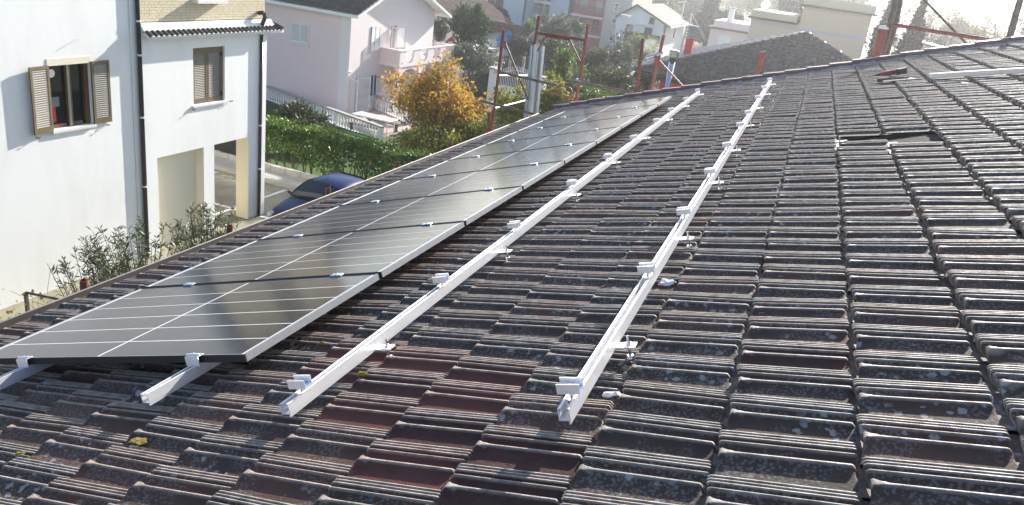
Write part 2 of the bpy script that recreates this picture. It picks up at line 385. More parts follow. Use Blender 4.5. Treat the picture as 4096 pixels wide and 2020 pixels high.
sheet('lane', [(-22, 46.5), (-3, 52), (-3, 55), (-22, 50)], M['asphalt'], 0.12, 2)
sheet('field', [(-14, 150), (6, 150), (2, 320), (-40, 320)], M['field'], 0.3, 20)
kb = MB()
kb.box(-24, -4, 20.2, 20.32, -6.6, -6.26); kb.build('kerb', M['concrete']); tag(bpy.data.objects['kerb'], kind='structure')
pv = MB().box(-24, -4, 20.322, 21.15, -6.7, -6.29).build('pavement', M['concrete']); tag(pv, kind='structure')
wallt = thing('garden_wall', (-11, 21.3, -6.4), 'low pale concrete block wall at the foot of the laurel hedge', 'wall')
for i in range(19):
    x0 = -18.6 + i * 0.6
    MB().box(x0, x0 + 0.585, 21.18 + 0.006 * random.random(), 21.36, -6.5, -6.12 + 0.012 * random.random()).build('block', M['concrete'], wallt, bevel=0.012)
for i, (x0, x1, y0, y1) in enumerate([(-12.96, -12.84, 15.6, 20.0), (-15.69, -15.57, 15.6, 20.0), (-18.4, -18.28, 15.6, 20.0), (-10.2, -10.08, 15.6, 20.0), (-19.5, -7.4, 17.42, 17.54)]):
    tag(MB().box(x0, x1, y0, y1, -6.378, -6.374).build('road_marking', M['roadline']), kind='structure')

# ================================================================== OUR ROOF
KU0 = 0.155; GAUGE = 0.332; TW = 0.204; HT = -0.10
ROOF_V0, ROOF_V1 = -1.2, 13.36
house = thing('tiled_roof_house', R(-2.4, 6, -6), 'low pitched roof of dark weathered clay tiles that fills the foreground', 'roof')
d = MB(); d.rbox(-2.50, 5.6, -2.0, 13.40, -0.32, -0.17); d.build('roof_deck', M['membrane'], house)
w = MB(); w.box(-1.9, 8.5, -2.0, 13.1, -6.6, -1.0); w.build('wall', M['plast_white'], house)
def tile_mesh(name, A, B):
    def Hb(b, lv):
        xs = [-.092, -.085, -.060, -.030, -.0070, -.0032, .0032, .0065, .011, .020, .035, .050, .0550, .0585, .0605, .070, .0735, .0752, .0805, .0822, .0868, .0885, .0935, .0952, .0998, .1015, .107, .1095, .112]
        zs = [-.025, -.024, -.021, -.016, -.007, 0, 0, -.012, -.022, -.022, -.018, -.012, -.004, -.004, -.014, -.014, -.007, -.002, -.002, -.011, -.011, -.002, -.002, -.011, -.011, -.002, -.002, -.014, -.022]
        return np.interp(b, xs, zs)
    V = []; 
    for a in A:
        for b in B:
            z = Hb(b, 1)
            pan = -0.024
            if a > 0.275:                                # crest and ribs run out in a rounded end
                k = max(0.0, min(1, (a - (0.304 if abs(b) < 0.03 else 0.314)) / 0.014)); z = z * (1 - k * k) + pan * k * k
            if a < 0.065:                                # flared nose of the crest
                q_ = 1 - a / 0.065; fl = 0.0032 + 0.012 * q_ ** 1.5; wd = 0.004 + 0.022 * q_
                z = max(z, 0.001 * q_ - 0.027 * max(0.0, min(1.0, (abs(b) - fl) / wd)) ** 1.3)
                if b > 0.05: z = max(z, -0.012 - 0.006 * (a / 0.065))
            if a < 0.008: z -= 0.005 * (1 - a / 0.008)
            z -= 0.029 * a / GAUGE
            V.append((a + (0.006 * math.cos(b * 31) if a < 0.01 else 0), b, z))
    n = len(B); m = len(A)
    q = [(j * n + i, (j + 1) * n + i, (j + 1) * n + i + 1, j * n + i + 1) for j in range(m - 1) for i in range(n - 1)]
    base = len(V)
    for i, b in enumerate(B): V.append((V[i][0] + 0.003, b, -0.046))
    q += [(i, i + 1, base + i + 1, base + i) for i in range(n - 1)]
    return np.array(V), np.array(q)
A_hi = [0, .003, .008, .02, .035, .05, .065, .13, .20, .304, .308, .312, .318, .328, .385]
B_hi = [-.092, -.085, -.060, -.042, -.030, -.021, -.014, -.0070, -.0032, .0, .0032, .0065, .011, .016, .020, .028, .035, .050, .0550, .0585, .0605, .070, .0735, .0752, .0805, .0822, .0868, .0885, .0935, .0952, .0998, .1015, .107, .1095, .112]
A_lo = [0, .008, .03, .065, .304, .314, .328, .385]
B_lo = [-.092, -.085, -.060, -.030, -.0070, -.0032, .0032, .0065, .011, .020, .035, .050, .0550, .0585, .0605, .071, .0752, .0805, .0822, .0868, .0885, .0935, .0952, .0998, .1015, .107, .112]
# (arrange nose rows for the coarse tile)
def wear_sunlit_of(V):  # crests, ribs, noses: worn pale clay plus sunlit highlight put into the colour
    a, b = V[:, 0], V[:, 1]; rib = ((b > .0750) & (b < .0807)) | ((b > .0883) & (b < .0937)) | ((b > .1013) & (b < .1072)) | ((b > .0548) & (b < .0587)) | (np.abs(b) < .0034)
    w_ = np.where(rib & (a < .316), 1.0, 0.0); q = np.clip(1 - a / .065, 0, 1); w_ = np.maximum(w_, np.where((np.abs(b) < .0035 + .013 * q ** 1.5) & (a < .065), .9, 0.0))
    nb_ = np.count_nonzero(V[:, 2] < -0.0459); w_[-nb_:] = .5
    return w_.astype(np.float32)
def set_wear_sunlit(me, w_):
    at = me.attributes.new('wear_sunlit', 'FLOAT', 'POINT'); at.data.foreach_set('value', w_)
hiV, hiQ = tile_mesh('roof_tile', A_hi, B_hi)
loV, loQ = tile_mesh('roof_tile_far', A_lo, B_lo)
tiles = []
HOLES = [(6, 6.12, 6.70), (7, 5.92, 6.50)]
for k in range(-8, 17):
    u = KU0 + GAUGE * k; off = 1.622 if k % 2 == 0 else 1.724
    j0 = int((ROOF_V0 - off) / TW); v = off + j0 * TW
    while v + 0.10 < ROOF_V1:
        if not any(k == hk and a < v < b for hk, a, b in HOLES):
            tiles.append((u, v, k))
        v += TW
def inview(p, mx=0.0):
    dd = np.array(p) - CAM; z = dd @ FW
    if z < 0.3: return False, 1e9
    x = 2048 + FPX * (dd @ RT) / z; y = 1010 - FPX * (dd @ UP) / z
    return (-80 - mx < x < 4176 + mx and -50 < y < 2100 + mx), z
near = []
for i, (u, v, k) in enumerate(tiles):
    c = R(u + 0.15, v, HT); ok, z = inview(c)
    under = -1.62 < u + 0.15 < -0.1 and v > 2.2
    if ok and not under: near.append((z, i))
near.sort(); near_ids = set(i for _, i in near[:300])
me_hi = np_mesh('roof_tile', hiV, hiQ); me_hi.materials.append(M['tile']); set_wear_sunlit(me_hi, wear_sunlit_of(hiV))
me_red = np_mesh('roof_tile_red', hiV, hiQ); me_red.materials.append(M['tile_red']); set_wear_sunlit(me_red, wear_sunlit_of(hiV))
farV, farQ, nb = [], [], 0
rt = random.Random(5)
redset = {(1, 1.93), (1, 2.13), (1, 2.34), (2, 1.62), (2, 1.83), (2, 2.03), (2, 2.24), (3, 1.52), (3, 1.73), (0, 2.24), (0, 2.44), (5, 2.34)}
for i, (u, v, k) in enumerate(tiles):
    du, dv, dh, rz, ry = rt.gauss(0, .004), rt.gauss(0, .002), rt.gauss(0, .0025), rt.gauss(0, .014), rt.gauss(0, .009)
    rot = ROOFM.to_4x4() @ Matrix.Rotation(rz, 4, 'Z') @ Matrix.Rotation(ry, 4, 'Y')
    loc = R(u + du, v + dv, HT + dh)
    if i in near_ids:
        red = any(k == rk and abs(v - rv) < 0.07 for rk, rv in redset)
        o = bpy.data.objects.new('roof_tile', me_red if red else me_hi); COL.objects.link(o)
        o.parent = house
        m4 = rot.copy(); m4.translation = Vector(loc - np.array(house.location)); o.matrix_local = m4
    else:
        rm = np.array(rot.to_3x3()); farV.append(loV @ rm.T + loc); farQ.append(loQ + nb); nb += len(loV)
tf = link('roof_tile_field', np_mesh('roof_tile_field', np.concatenate(farV) - np.array(house.location), np.concatenate(farQ)), M['tile'], house)
tag(tf, kind='stuff'); set_wear_sunlit(tf.data, np.tile(wear_sunlit_of(loV), len(farV)))
# hole: the bare membrane and a roof hook left in it
hk = MB(); hk.rbox(2.20, 2.21, 6.20, 6.24, -.16, -.10); hk.rbox(2.13, 2.21, 6.20, 6.24, -.105, -.098); hk.tube(R(2.16, 6.22, -.098), R(2.16, 6.22, -.06), .006); hk.build('roof_hook', M['zinc'], house)
mb = MB(); mb.rbox(2.34, 2.44, 6.18, 6.25, -.168, -.163); mb.build('mortar_bed', M['mortar'], house)
# verge tiles along the far gable and mortar beside them
for k in range(-8, 16):
    u = KU0 + GAUGE * k - 0.03; rk = rt.gauss(0, .004)
    vb = MB()
    vs = [R(u, 13.36, -.115), R(u, 13.36, -.030), R(u, 13.50, -.022), R(u, 13.52, -.16), R(u + .37, 13.365, -.13), R(u + .37, 13.365, -.050), R(u + .37, 13.495, -.045), R(u + .37, 13.515, -.16)]
    vb.add([p + [0, rk, rk] for p in vs], [(0, 1, 2, 3), (7, 6, 5, 4), (0, 4, 5, 1), (1, 5, 6, 2), (2, 6, 7, 3), (3, 7, 4, 0)])
    vb.build('verge_tile', M['verge'], house, bevel=0.004)
bmm = MB()
pts = []
for i in range(150):
    uu = -2.5 + i * 0.054
    pts.append((uu, 13.18 + rt.random() * .10, -.118 + rt.random() * .02))
for (a, b) in zip(pts[:-1], pts[1:]):
    bmm.add([R(a[0], a[1], a[2] - .05), R(b[0], b[1], b[2] - .05), R(b[0], 13.37, b[2] + .02), R(a[0], 13.37, a[2] + .02)], [(0, 1, 2, 3)])
bmm.build('mortar_fillet', M['mortar'], house, recalc=False)
# gutter
M['rim'] = metal('sunlit_gutter_bead', (0.42, 0.40, 0.38), 0.42, 0.3, 6)  # bead paler than the gutter: the bright sunlit line put into its colour
gt = MB(); prof = []
for i in range(11):
    t_ = math.pi + math.pi * i / 10; prof.append((0.098 * math.cos(t_), 0.098 * math.sin(t_)))
prof = [(-0.106, 0.010), (-0.100, 0.014)] + prof + [(0.098, 0.012)]
pr2 = [(x * 0.965, z * 0.965 + 0.002) for x, z in prof[::-1]]
ring = prof + pr2; gx, gzz = -2.525, -1.052
a = [(gx + x, -1.0, gzz + z) for x, z in ring]; b = [(gx + x, 13.42, gzz + z) for x, z in ring]; nr = len(ring)
gt.add(a + b, [(i, (i + 1) % nr, (i + 1) % nr + nr, i + nr) for i in range(nr)]); gt.build('gutter', M['gutter'], house)
MB().tube((gx - .104, -1.0, gzz + .013), (gx - .104, 13.42, gzz + .013), .0075, n=8).build('gutter_rim', M['rim'], house)

# ================================================================== SOLAR PANELS
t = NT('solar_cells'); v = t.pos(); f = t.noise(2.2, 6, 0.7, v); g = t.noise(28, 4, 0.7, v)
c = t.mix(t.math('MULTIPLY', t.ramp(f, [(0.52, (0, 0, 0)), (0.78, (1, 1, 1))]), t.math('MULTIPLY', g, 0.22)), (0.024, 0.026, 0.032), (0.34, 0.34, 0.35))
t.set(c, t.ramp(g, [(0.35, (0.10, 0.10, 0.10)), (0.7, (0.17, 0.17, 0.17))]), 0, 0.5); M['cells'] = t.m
t = NT('panel_backsheet'); t.set((0.80, 0.80, 0.81), 0.12, 0, 0.5); M['backsheet'] = t.m
PW, PP, PL, PY0 = 0.998, 1.022, 1.632, 2.136
def panel_meshes():
    fr = MB(); T, E = 0.031, 0.013
    E2 = 0.006
    bars = []
    for (u0, u1, v0, v1) in ((-PL, 0, 0, E2), (-PL, 0, PW - E2, PW), (-PL, -PL + E, E2, PW - E2), (-E, 0, E2, PW - E2)):
        bars.append(MB().add([(u, v, h) for h in (-T, 0) for v in (v0, v1) for u in (u0, u1)], [(0, 2, 3, 1), (4, 5, 7, 6), (0, 1, 5, 4), (2, 6, 7, 3), (0, 4, 6, 2), (1, 3, 7, 5)]))
    bs = MB().box(-PL + E, -E, E2, PW - E2, -.012, -.0028)
    half = (PL - 2 * E - 0.03 - 0.014) / 2; rw_ = (PW - 2 * E2 - 0.010) / 6
    cs = []
    for s in range(2):
        u0 = -PL + E + 0.015 + s * (half + 0.014)
        for r in range(6):
            v0 = E2 + 0.005 + r * rw_; cs.append(MB().box(u0, u0 + half, v0 + 0.0046, v0 + rw_ - 0.0046, -.0030, -.0022))
    return [b_.mesh('frame_bar') for b_ in bars], bs.mesh('backsheet'), [c.mesh('cell_row') for c in cs]
fm, bm_, cms = panel_meshes()
M['frame_shade'] = plain('shaded_frame_bar', (0.03, 0.03, 0.033), 0.5, 0.0, 0.3)  # cross bars of the same silver frame, their shade put into the colour
for me_, mt in ((fm[0], 'frame_shade'), (fm[1], 'frame_shade'), (fm[2], 'alu_frame'), (fm[3], 'alu_frame'), (bm_, 'backsheet')): me_.materials.append(M[mt])
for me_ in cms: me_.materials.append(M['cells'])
ordn = ['nearest the camera, over the two rail ends', 'second from the front of the row', 'third from the front of the row', 'fourth from the front of the row', 'in the middle of the row of nine',
        'fourth from the far end of the row', 'third from the far end of the row', 'second from the far end of the row', 'at the far end, beside the roof verge']
for i in range(9):
    p = bpy.data.objects.new('solar_panel', None); COL.objects.link(p)
    m4 = ROOFM.to_4x4(); m4.translation = Vector(R(0, PY0 + PP * i, 0.0)); p.matrix_world = m4
    tag(p, 'dark solar panel with white cell lines, ' + ordn[i], 'solar panel', 'solar panels in one row')
    for nm, me_ in (*[('frame_bar', m_) for m_ in fm], ('backsheet', bm_)):
        o = bpy.data.objects.new(nm, me_); COL.objects.link(o); o.parent = p
    for me_ in cms:
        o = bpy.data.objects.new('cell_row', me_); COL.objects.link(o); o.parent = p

# ================================================================== RAILS, CLAMPS AND BRACKETS
def rail(name_label, p0, p1, top, clamps, brackets, kind='free', group='aluminium mounting rails', side=1):
    """p0, p1 = (u, v) ends of the rail's centre line on the roof"""
    p0 = np.array(p0); p1 = np.array(p1); L = np.linalg.norm(p1 - p0); ang = math.atan2(-(p1 - p0)[0], (p1 - p0)[1])
    root = bpy.data.objects.new('mounting_rail', None); COL.objects.link(root)
    m4 = (ROOFM @ Matrix.Rotation(ang, 3, 'Z')).to_4x4(); m4.translation = Vector(R(p0[0], p0[1], top)); root.matrix_world = m4
    tag(root, name_label, 'rail', group)
    W, Hh, T = 0.0175, 0.037, 0.0026
    # open channel with inward lips and a foot flange, extruded along local Y
    sec = [(-W, -Hh), (W, -Hh), (W, 0), (W - .0085, 0), (W - .0085, -.007), (W - .0060, -.007), (W - .0060, -T), (W - T, -T), (W - T, -Hh + .003),
           (-W + T, -Hh + .003), (-W + T, -T), (-W + .0060, -T), (-W + .0060, -.007), (-W + .0085, -.007), (-W + .0085, 0), (-W, 0)]
    c = MB(); c.add([(x, 0, z) for x, z in sec] + [(x, L, z) for x, z in sec], [(i, (i + 1) % 16, (i + 1) % 16 + 16, i + 16) for i in range(16)])
    for y in (0, L):
        b = 0 if y == 0 else 16
        c.add([(x, y, z) for x, z in [(-W, -Hh), (W, -Hh), (W, -Hh + .003), (-W, -Hh + .003)]], [(0, 1, 2, 3)])
        c.add([(x, y, z) for x, z in [(-W, -Hh + .003), (-W + T, -Hh + .003), (-W + T, -.0), (-W, 0)]], [(0, 1, 2, 3)])
        c.add([(x, y, z) for x, z in [(W, -Hh + .003), (W - T, -Hh + .003), (W - T, -.0), (W, 0)]], [(0, 1, 2, 3)])
    c.box(W - .006, W - .002, 0, L, -Hh - .010, -Hh - .0002)
    o = c.build('channel', M['alu'], root, recalc=True); ORG[o.name] = np.zeros(3)
    for (cv, tilt) in clamps:
        y = cv - p0[1]
        z0 = 0.004 if kind == 'free' else -0.0
        b = MB(); hz = 0.040
        bw = 0.034
        b.box(-bw, bw, y - .020, y - .0165, z0 + hz - .030, z0 + hz); b.box(-bw, bw, y + .0165, y + .020, z0 + hz - .030, z0 + hz + .004); b.box(-bw, bw, y - .0165, y + .0165, z0 + hz - .026, z0 + hz - .022)
        cl = link('clamp', b.mesh('clamp'), M['alu'], root)
        f_ = MB(); f_.box(-bw, bw, y - .0164, y + .0164, z0 + hz - .0218, z0 + hz - .019); link('film', f_.mesh('film'), M['film'], cl)
        bo = MB(); bo.tube((0, y, -.034), (0, y, z0 + hz - .022), .004, n=8); bo.tube((0, y, z0 + hz - .022), (0, y, z0 + hz - .006), .0072, n=10); bo.box(-.010, .010, y - .012, y + .012, -.020, -.008)
        link('bolt', bo.mesh('bolt'), M['bolt'], cl)
        if tilt: cl.rotation_euler = (0, 0, 0); cl.location = (0, 0, 0)
    for bv in brackets:
        y = bv - p0[1]; b = MB()
        b.box(side * .018 if side > 0 else -.082, .082 if side > 0 else -.018, y - .022, y + .022, -.046, -.041)
        br = link('roof_bracket', b.mesh('roof_bracket'), M['alu'], root)
        s_ = MB(); x = side * .058; s_.tube((x, y, -.13), (x, y, -.008), .0052, n=8); s_.tube((x, y, -.041), (x, y, -.031), .0105, n=6); s_.tube((x, y, -.054), (x, y, -.046), .0105, n=6); s_.tube((x, y, -.088), (x, y, -.078), .016, .012, n=10)
        link('hanger_bolt', s_.mesh('hanger_bolt'), M['bolt'], br)
    return root
TOP = -0.0315
rail('aluminium rail running under the upper edge of the solar panels', (-0.247, 1.86), (-0.32, 11.5), TOP, [], [2.9, 4.2, 5.5, 6.8], side=1)
rail('aluminium rail running under the lower part of the solar panels', (-1.256, 1.95), (-1.33, 11.5), TOP, [], [2.9, 4.2, 5.5])
rail('long bright rail with clamps just right of the solar panels', (0.440, 1.80), (0.318, 11.80), TOP,
     [(1.90, 1), (2.99, 0), (3.96, 0), (5.13, 0), (6.20, 0), (7.22, 0), (8.40, 0), (9.36, 0), (10.55, 0), (11.69, 0)], [2.36, 3.66, 5.03, 6.25, 7.57, 8.93, 10.23, 11.69])
rail('long bright rail with clamps standing alone in the middle of the roof', (1.400, 1.80), (1.325, 11.85), TOP,
     [(1.88, 0), (2.97, 0), (3.94, 0), (5.02, 0), (6.06, 0), (7.17, 0), (8.04, 0), (9.41, 0), (10.57, 0), (11.74, 0)], [2.34, 3.66, 4.97, 6.19, 7.55, 8.90, 10.32, 11.64])
lr = rail('loose aluminium rail lying slantwise on the upper tiles', (3.136, 9.81), (3.136, 12.41), -0.045, [], [])
m4 = (ROOFM @ Matrix.Rotation(math.atan2(-0.748, -0.70), 3, 'Z')).to_4x4(); m4.translation = Vector(R(3.136, 9.81, -.045)); lr.matrix_world = m4
# mid clamps in the seams between panels and end clamps in front
def seam_clamp(u, v, end, lab):
    root = bpy.data.objects.new('panel_clamp', None); COL.objects.link(root)
    m4 = ROOFM.to_4x4(); m4.translation = Vector(R(u, v, 0)); root.matrix_world = m4
    tag(root, lab, 'clamp', 'clamps holding the solar panels')
    b = MB()
    if end:
        b.box(-.034, .034, -.024, -.0205, -.036, .002); b.box(-.034, .034, -.0205, .012, .0012, .0042); b.box(-.034, .034, -.012, -.009, .0043, .012)
    else:
        b.box(-.032, .032, -.016, .016, .0012, .0034); b.box(-.032, .032, .010, .013, .0035, .007); b.box(-.032, .032, -.013, -.010, .0035, .007)
    link('clamp_body', b.mesh('clamp_body'), M['alu'], root)
    if end: link('film', MB().box(-.034, .034, -.009, .002, .0044, .0065).mesh('film'), M['film'], root)
    else: link('film', MB().box(-.032, .018, -.0205, -.0162, .0012, .0036).mesh('film'), M['film'], root)
    y = -.004 if end else 0
    link('bolt', MB().tube((0, y, .0042), (0, y, .013), .0068, n=10).mesh('bolt'), M['bolt'], root)
for ri, (u0, u1, nm) in enumerate(((-0.25, -0.32, 'upper'), (-1.258, -1.33, 'lower'))):
    seam_clamp(u0, PY0, True, 'end clamp gripping the front edge of the nearest panel, %s rail' % nm)
    for i in range(1, 9):
        v = PY0 + PP * i - 0.012; u = u0 + (u1 - u0) * i / 9
        seam_clamp(u, v, False, 'small clamp in the %s panel gap from the front, on the %s rail' % (('first', 'second', 'third', 'fourth', 'fifth', 'sixth', 'seventh', 'eighth')[i - 1], nm))

# ================================================================== LITTER ON THE ROOF
def crumple(name, u, v, h, size, n, mat, label, cat, seed, flat=0.35):
    r_ = random.Random(seed); bm = bmesh.new(); bmesh.ops.create_icosphere(bm, subdivisions=2, radius=1.0)
    for vv in bm.verts:
        k = r_.uniform(0.45, 1.25); vv.co = Vector((vv.co.x * size[0] * k, vv.co.y * size[1] * k, max(-0.2, vv.co.z) * size[2] * k))
    me = bpy.data.meshes.new(name); bm.to_mesh(me); bm.free()
    o = link(name, me, mat); m4 = ROOFM.to_4x4(); m4.translation = Vector(R(u, v, h)); o.matrix_world = m4
    return tag(o, label, cat)
M['plastic'] = plain('clear_plastic_scrap', (0.72, 0.72, 0.74), 0.15, 0, 0.7)
M['paper'] = plain('torn_white_paper', (0.75, 0.74, 0.70), 0.7)
crumple('plastic_scrap', 1.445, 3.05, -.098, (.032, .028, .02), 0, M['plastic'], 'crumpled clear plastic scrap lying right of the middle rail', 'litter', 3)
crumple('paper_scrap', 1.47, 2.02, -.098, (.030, .016, .012), 0, M['paper'], 'torn white paper scrap beside the front end of the middle rail', 'litter', 4)
crumple('paper_scrap', 3.32, 8.86, -.10, (.05, .04, .02), 0, M['paper'], 'white scrap on the upper tiles below the loose rail', 'litter', 8)
crumple('dry_leaf', 0.497, 2.16, -.094, (.020, .016, .010), 0, M['l_orange'], 'orange dry leaf on the red tiles by the first free rail', 'leaf', 5)
crumple('dry_leaf', 0.10, 2.47, -.094, (.018, .010, .006), 0, M['l_orange'], 'small orange leaf fragment between panels and first free rail', 'leaf', 6)
M['lichen'] = plain('yellow_lichen', (0.20, 0.14, 0.018), .9, var=.4, scale=60, bump=.6)
crumple('lichen_patch', -0.10, 1.672, -.112, (.042, .026, .004), 0, M['lichen'], 'round yellow lichen cushion on a tile at the lower left', 'lichen', 12)
crumple('lichen_patch', -0.55, 1.56, -.112, (.026, .014, .004), 0, M['lichen'], 'small yellow lichen patch near the lower left corner', 'lichen', 13)
# cordless drill on the upper tiles
dr = bpy.data.objects.new('cordless_drill', None); COL.objects.link(dr); m4 = (ROOFM @ Matrix.Rotation(rad(-62), 3, 'Z')).to_4x4(); m4.translation = Vector(R(2.72, 10.70, -.085)); dr.matrix_world = m4
tag(dr, 'dark and red cordless drill lying on the upper tiles near the verge', 'drill')
M['tool_red'] = plain('tool_red_plastic', (0.32, 0.05, 0.05), 0.4); M['tool_dark'] = plain('tool_dark_plastic', (0.035, 0.035, 0.04), 0.5)
b = MB(); b.tube((0, 0, .03), (0, .17, .03), .030, .032, n=12); b.tube((0, -.05, .03), (0, 0, .03), .018, .027, n=12); link('motor_housing', b.mesh('motor_housing', smooth=False), M['tool_red'], dr)
b = MB(); b.tube((0, -.10, .03), (0, -.05, .03), .010, .019, n=10); b.tube((0, -.19, .03), (0, -.10, .03), .004, n=6); link('chuck', b.mesh('chuck'), M['tool_dark'], dr)
b = MB(); b.obox((.07, .135, .03), (.055, .012, 0), (-.004, .018, 0), (0, 0, .017)); link('grip', b.mesh('grip'), M['tool_dark'], dr)
b = MB(); b.obox((.15, .14, .035), (.032, 0, 0), (0, .055, 0), (0, 0, .035)); link('battery', b.mesh('battery'), M['tool_dark'], dr)
# a loose tile beside the drill
o = link('loose_roof_tile', np_mesh('loose_roof_tile', hiV, hiQ), M['tile']); m4 = (ROOFM @ Matrix.Rotation(rad(14), 3, 'Z')).to_4x4(); m4.translation = Vector(R(2.66, 10.18, -.062)); o.matrix_world = m4
tag(o, 'lifted clay tile lying loose on the roof beside the drill', 'tile')
# ================================================================== SCAFFOLDING
def post(x, y, z1, r, mat, label, group='scaffold posts along the eave', z0=None, cap=True, lean=(0, 0)):
    z0 = gz(x, y) if z0 is None else z0
    root = thing('scaffold_post', (x, y, z0), label, 'scaffold post', group)
    n = 14; q = np.array([x + lean[0], y + lean[1], z1]); p = np.array([x, y, z0])
    b = MB(); b.tube(p, q, r, n=n, cap=False); b.tube(p, q, r * .84, n=n, cap=False)
    # hollow rim on top
    vs = []; 
    for rr in (r, r * .84):
        for i in range(n): t_ = 2 * math.pi * i / n; vs.append(q + [rr * math.cos(t_), rr * math.sin(t_), 0])
    b.add(vs, [(i, (i + 1) % n, (i + 1) % n + n, i + n) for i in range(n)])
    b.build('tube', mat, root, smooth=True, recalc=False)
    MB().box(x - .075, x + .075, y - .075, y + .075, z0, z0 + .012).build('base_plate', M['rust'], root)
    return root
for (y, lab) in ((4.15, 'red-brown scaffold post above the gutter, nearest the camera'), (5.85, 'red-brown scaffold post above the gutter, second from the camera'), (7.56, 'red-brown scaffold post in front of the blue car'),
                 (9.24, 'red-brown scaffold post above the gutter beyond the car'), (10.92, 'red-brown scaffold post above the gutter below the orange tree')):
    post(-3.2, y, -1.29, 0.030, M['redoxide'], lab)
def tubes(name, segs, mat, label, cat, group=None, r=0.024, n=10, extra=None):
    root = thing(name, segs[0][0], label, cat, group)
    for s in segs:
        MB().tube(s[0], s[1], s[2] if len(s) > 2 else r, n=n).build('tube', mat, root, smooth=False)
    if extra: extra(root)
    return root
def coupler(root, p, s=0.045):
    p = np.array(p); b = MB(); b.tube(p - [0, 0, s * 1.1], p + [0, 0, s * 1.1], s * .95, n=8); b.tube(p + [-s, -s * .6, -s * .2], p + [s * 1.1, -s * .6, -s * .2], s * .75, n=8)
    b.tube(p + [s * .9, -s * .2, 0], p + [s * .9, -s * 1.5, 0], s * .25, n=6); b.build('coupler', M['zinc'], root)
SY = 14.25
def S(x, y, Y=SY): return P(x, y, Y=Y)
def std(xt, yt, xb, yb, Y=SY, r=.030, mat='redoxide', label='', lower=True, nm='scaffold_standard'):
    a = S(xt, yt, Y); b = S(xb, yb, Y); dd = (a - b) / (a[2] - b[2]); z0 = gz(b[0], Y); base = b + dd * (z0 - b[2]) * 0.0; base = np.array([b[0], b[1], z0])
    root = thing(nm, base, label, 'scaffold post', 'standards of the scaffold at the far gable')
    MB().tube(b, a, r, n=12).build('tube', M[mat], root); MB().tube(base, b, r * 1.001, n=12).build('lower_tube', M[mat], root)
    return root
pa = std(2015, 117, 1972, 470, label='leftmost tall red standard of the far scaffold'); coupler(pa, S(1987, 285)); coupler(pa, S(1971, 418)); 
std(1958, 448, 1953, 530, r=.032, label='short red standard stub beside the leftmost scaffold standard')
pb = std(2156, 62, 2098, 455, Y=14.6, label='red scaffold standard behind the grey steel sheets')
pc = std(2352, 97, 2305, 405, label='red scaffold standard right of the grey steel sheets', mat='redpipe'); coupler(pc, S(2312, 325))
std(2572, 153, 2545, 372, label='red scaffold standard left of the neighbour house, left of a pair', mat='redoxide'); std(2655, 140, 2605, 368, Y=14.5, label='red scaffold standard left of the neighbour house, right of a pair', mat='redpipe')
pf = std(3058, 206, 3030, 300, label='short faded scaffold standard in front of the neighbour tile roof', mat='redpipe', r=.026); MB().tube(S(3046, 208, 14.4), S(3022, 305, 14.4), .03, n=10).build('sleeve', M['redpipe'], pf)
pg = std(3535, 112, 3505, 225, label='stout faded red standard with white cap right of the yellow building', mat='redpipe', r=.075); MB().lathe(S(3535, 111), [(.078, -.02), (.078, .01), (.04, .03)], 12).build('cap', M['white'], pg)
std(3590, -40, 3560, 105, r=.045, mat='rust', label='brown scaffold standard rising out of frame right of the yellow building, left of a pair', Y=14.3); std(3612, -40, 3582, 105, r=.034, mat='rust', label='brown scaffold standard rising out of frame right of the yellow building, right of a pair', Y=14.5)
std(4092, -40, 4035, 160, r=.05, mat='rust', label='thick brown standard at the right edge of the frame', Y=14.3)
# frame between B and C
tubes('scaffold_portal', [(S(2148, 132), S(2338, 160), .026), (S(2180, 148), S(2150, 205), .016), (S(2195, 146), S(2180, 148), .016), (S(2195, 146), S(2280, 160), .014), (S(2280, 160), S(2325, 255), .014)], M['redoxide'], 'red scaffold frame with curved corner braces above the steel sheets', 'scaffold frame')
tubes('scaffold_brace', [(S(2020, 170, 14.35), S(2112, 400, 14.35), .017), (S(2014, 166, 14.35), S(2024, 172, 14.35), .024)], M['redoxide'], 'red diagonal brace from the leftmost scaffold standard', 'brace')
tubes('scaffold_ledger', [(S(1990, 286, 14.18), S(2228, 342, 14.18), .024)], M['rust'], 'dark rusty ledger across the front of the steel sheets', 'scaffold tube', 'ledgers of the far scaffold')
tubes('scaffold_ledger', [(S(1922, 403, 14.18), S(2150, 460, 14.18), .024)], M['rust'], 'dark rusty lower ledger just above the gutter corner', 'scaffold tube', 'ledgers of the far scaffold')
tubes('scaffold_ledger', [(S(2265, 322, 14.18), S(2565, 378, 14.18), .025)], M['rust'], 'brown ledger from the middle standard towards the neighbour house', 'scaffold tube', 'ledgers of the far scaffold')
tubes('scaffold_transom', [(S(1994, 303, 14.3), S(2150, 304, 15.6), .018)], M['zinc'], 'pale transom tube crossing in front of the white gate', 'scaffold tube')
tubes('scaffold_transom', [(S(1975, 434, 14.3), S(2112, 400, 15.6), .018)], M['zinc'], 'pale transom tube low beside the gutter end', 'scaffold tube')
gr = []
for i in range(7):
    t_ = math.pi / 2 * i / 6; gr.append(S(2265 + 24 * math.sin(t_), 371 - 24 * math.cos(t_) , 14.4))
tubes('guard_rail', [(S(2226, 341, 14.4), gr[0], .015)] + [(p, q, .015) for p, q in zip(gr[:-1], gr[1:])] + [(gr[-1], S(2282, 410, 14.4), .015), (S(2165, 362, 14.4), S(2295, 392, 14.4), .014)], M['redpipe'], 'red guard rail with rounded corner right of the steel sheets', 'guard rail')
tubes('scaffold_portal', [(S(2578, 232, 14.3), S(2650, 212, 14.5), .028)], M['zinc'], 'pale short tube joining the two standards by the neighbour house', 'scaffold tube')
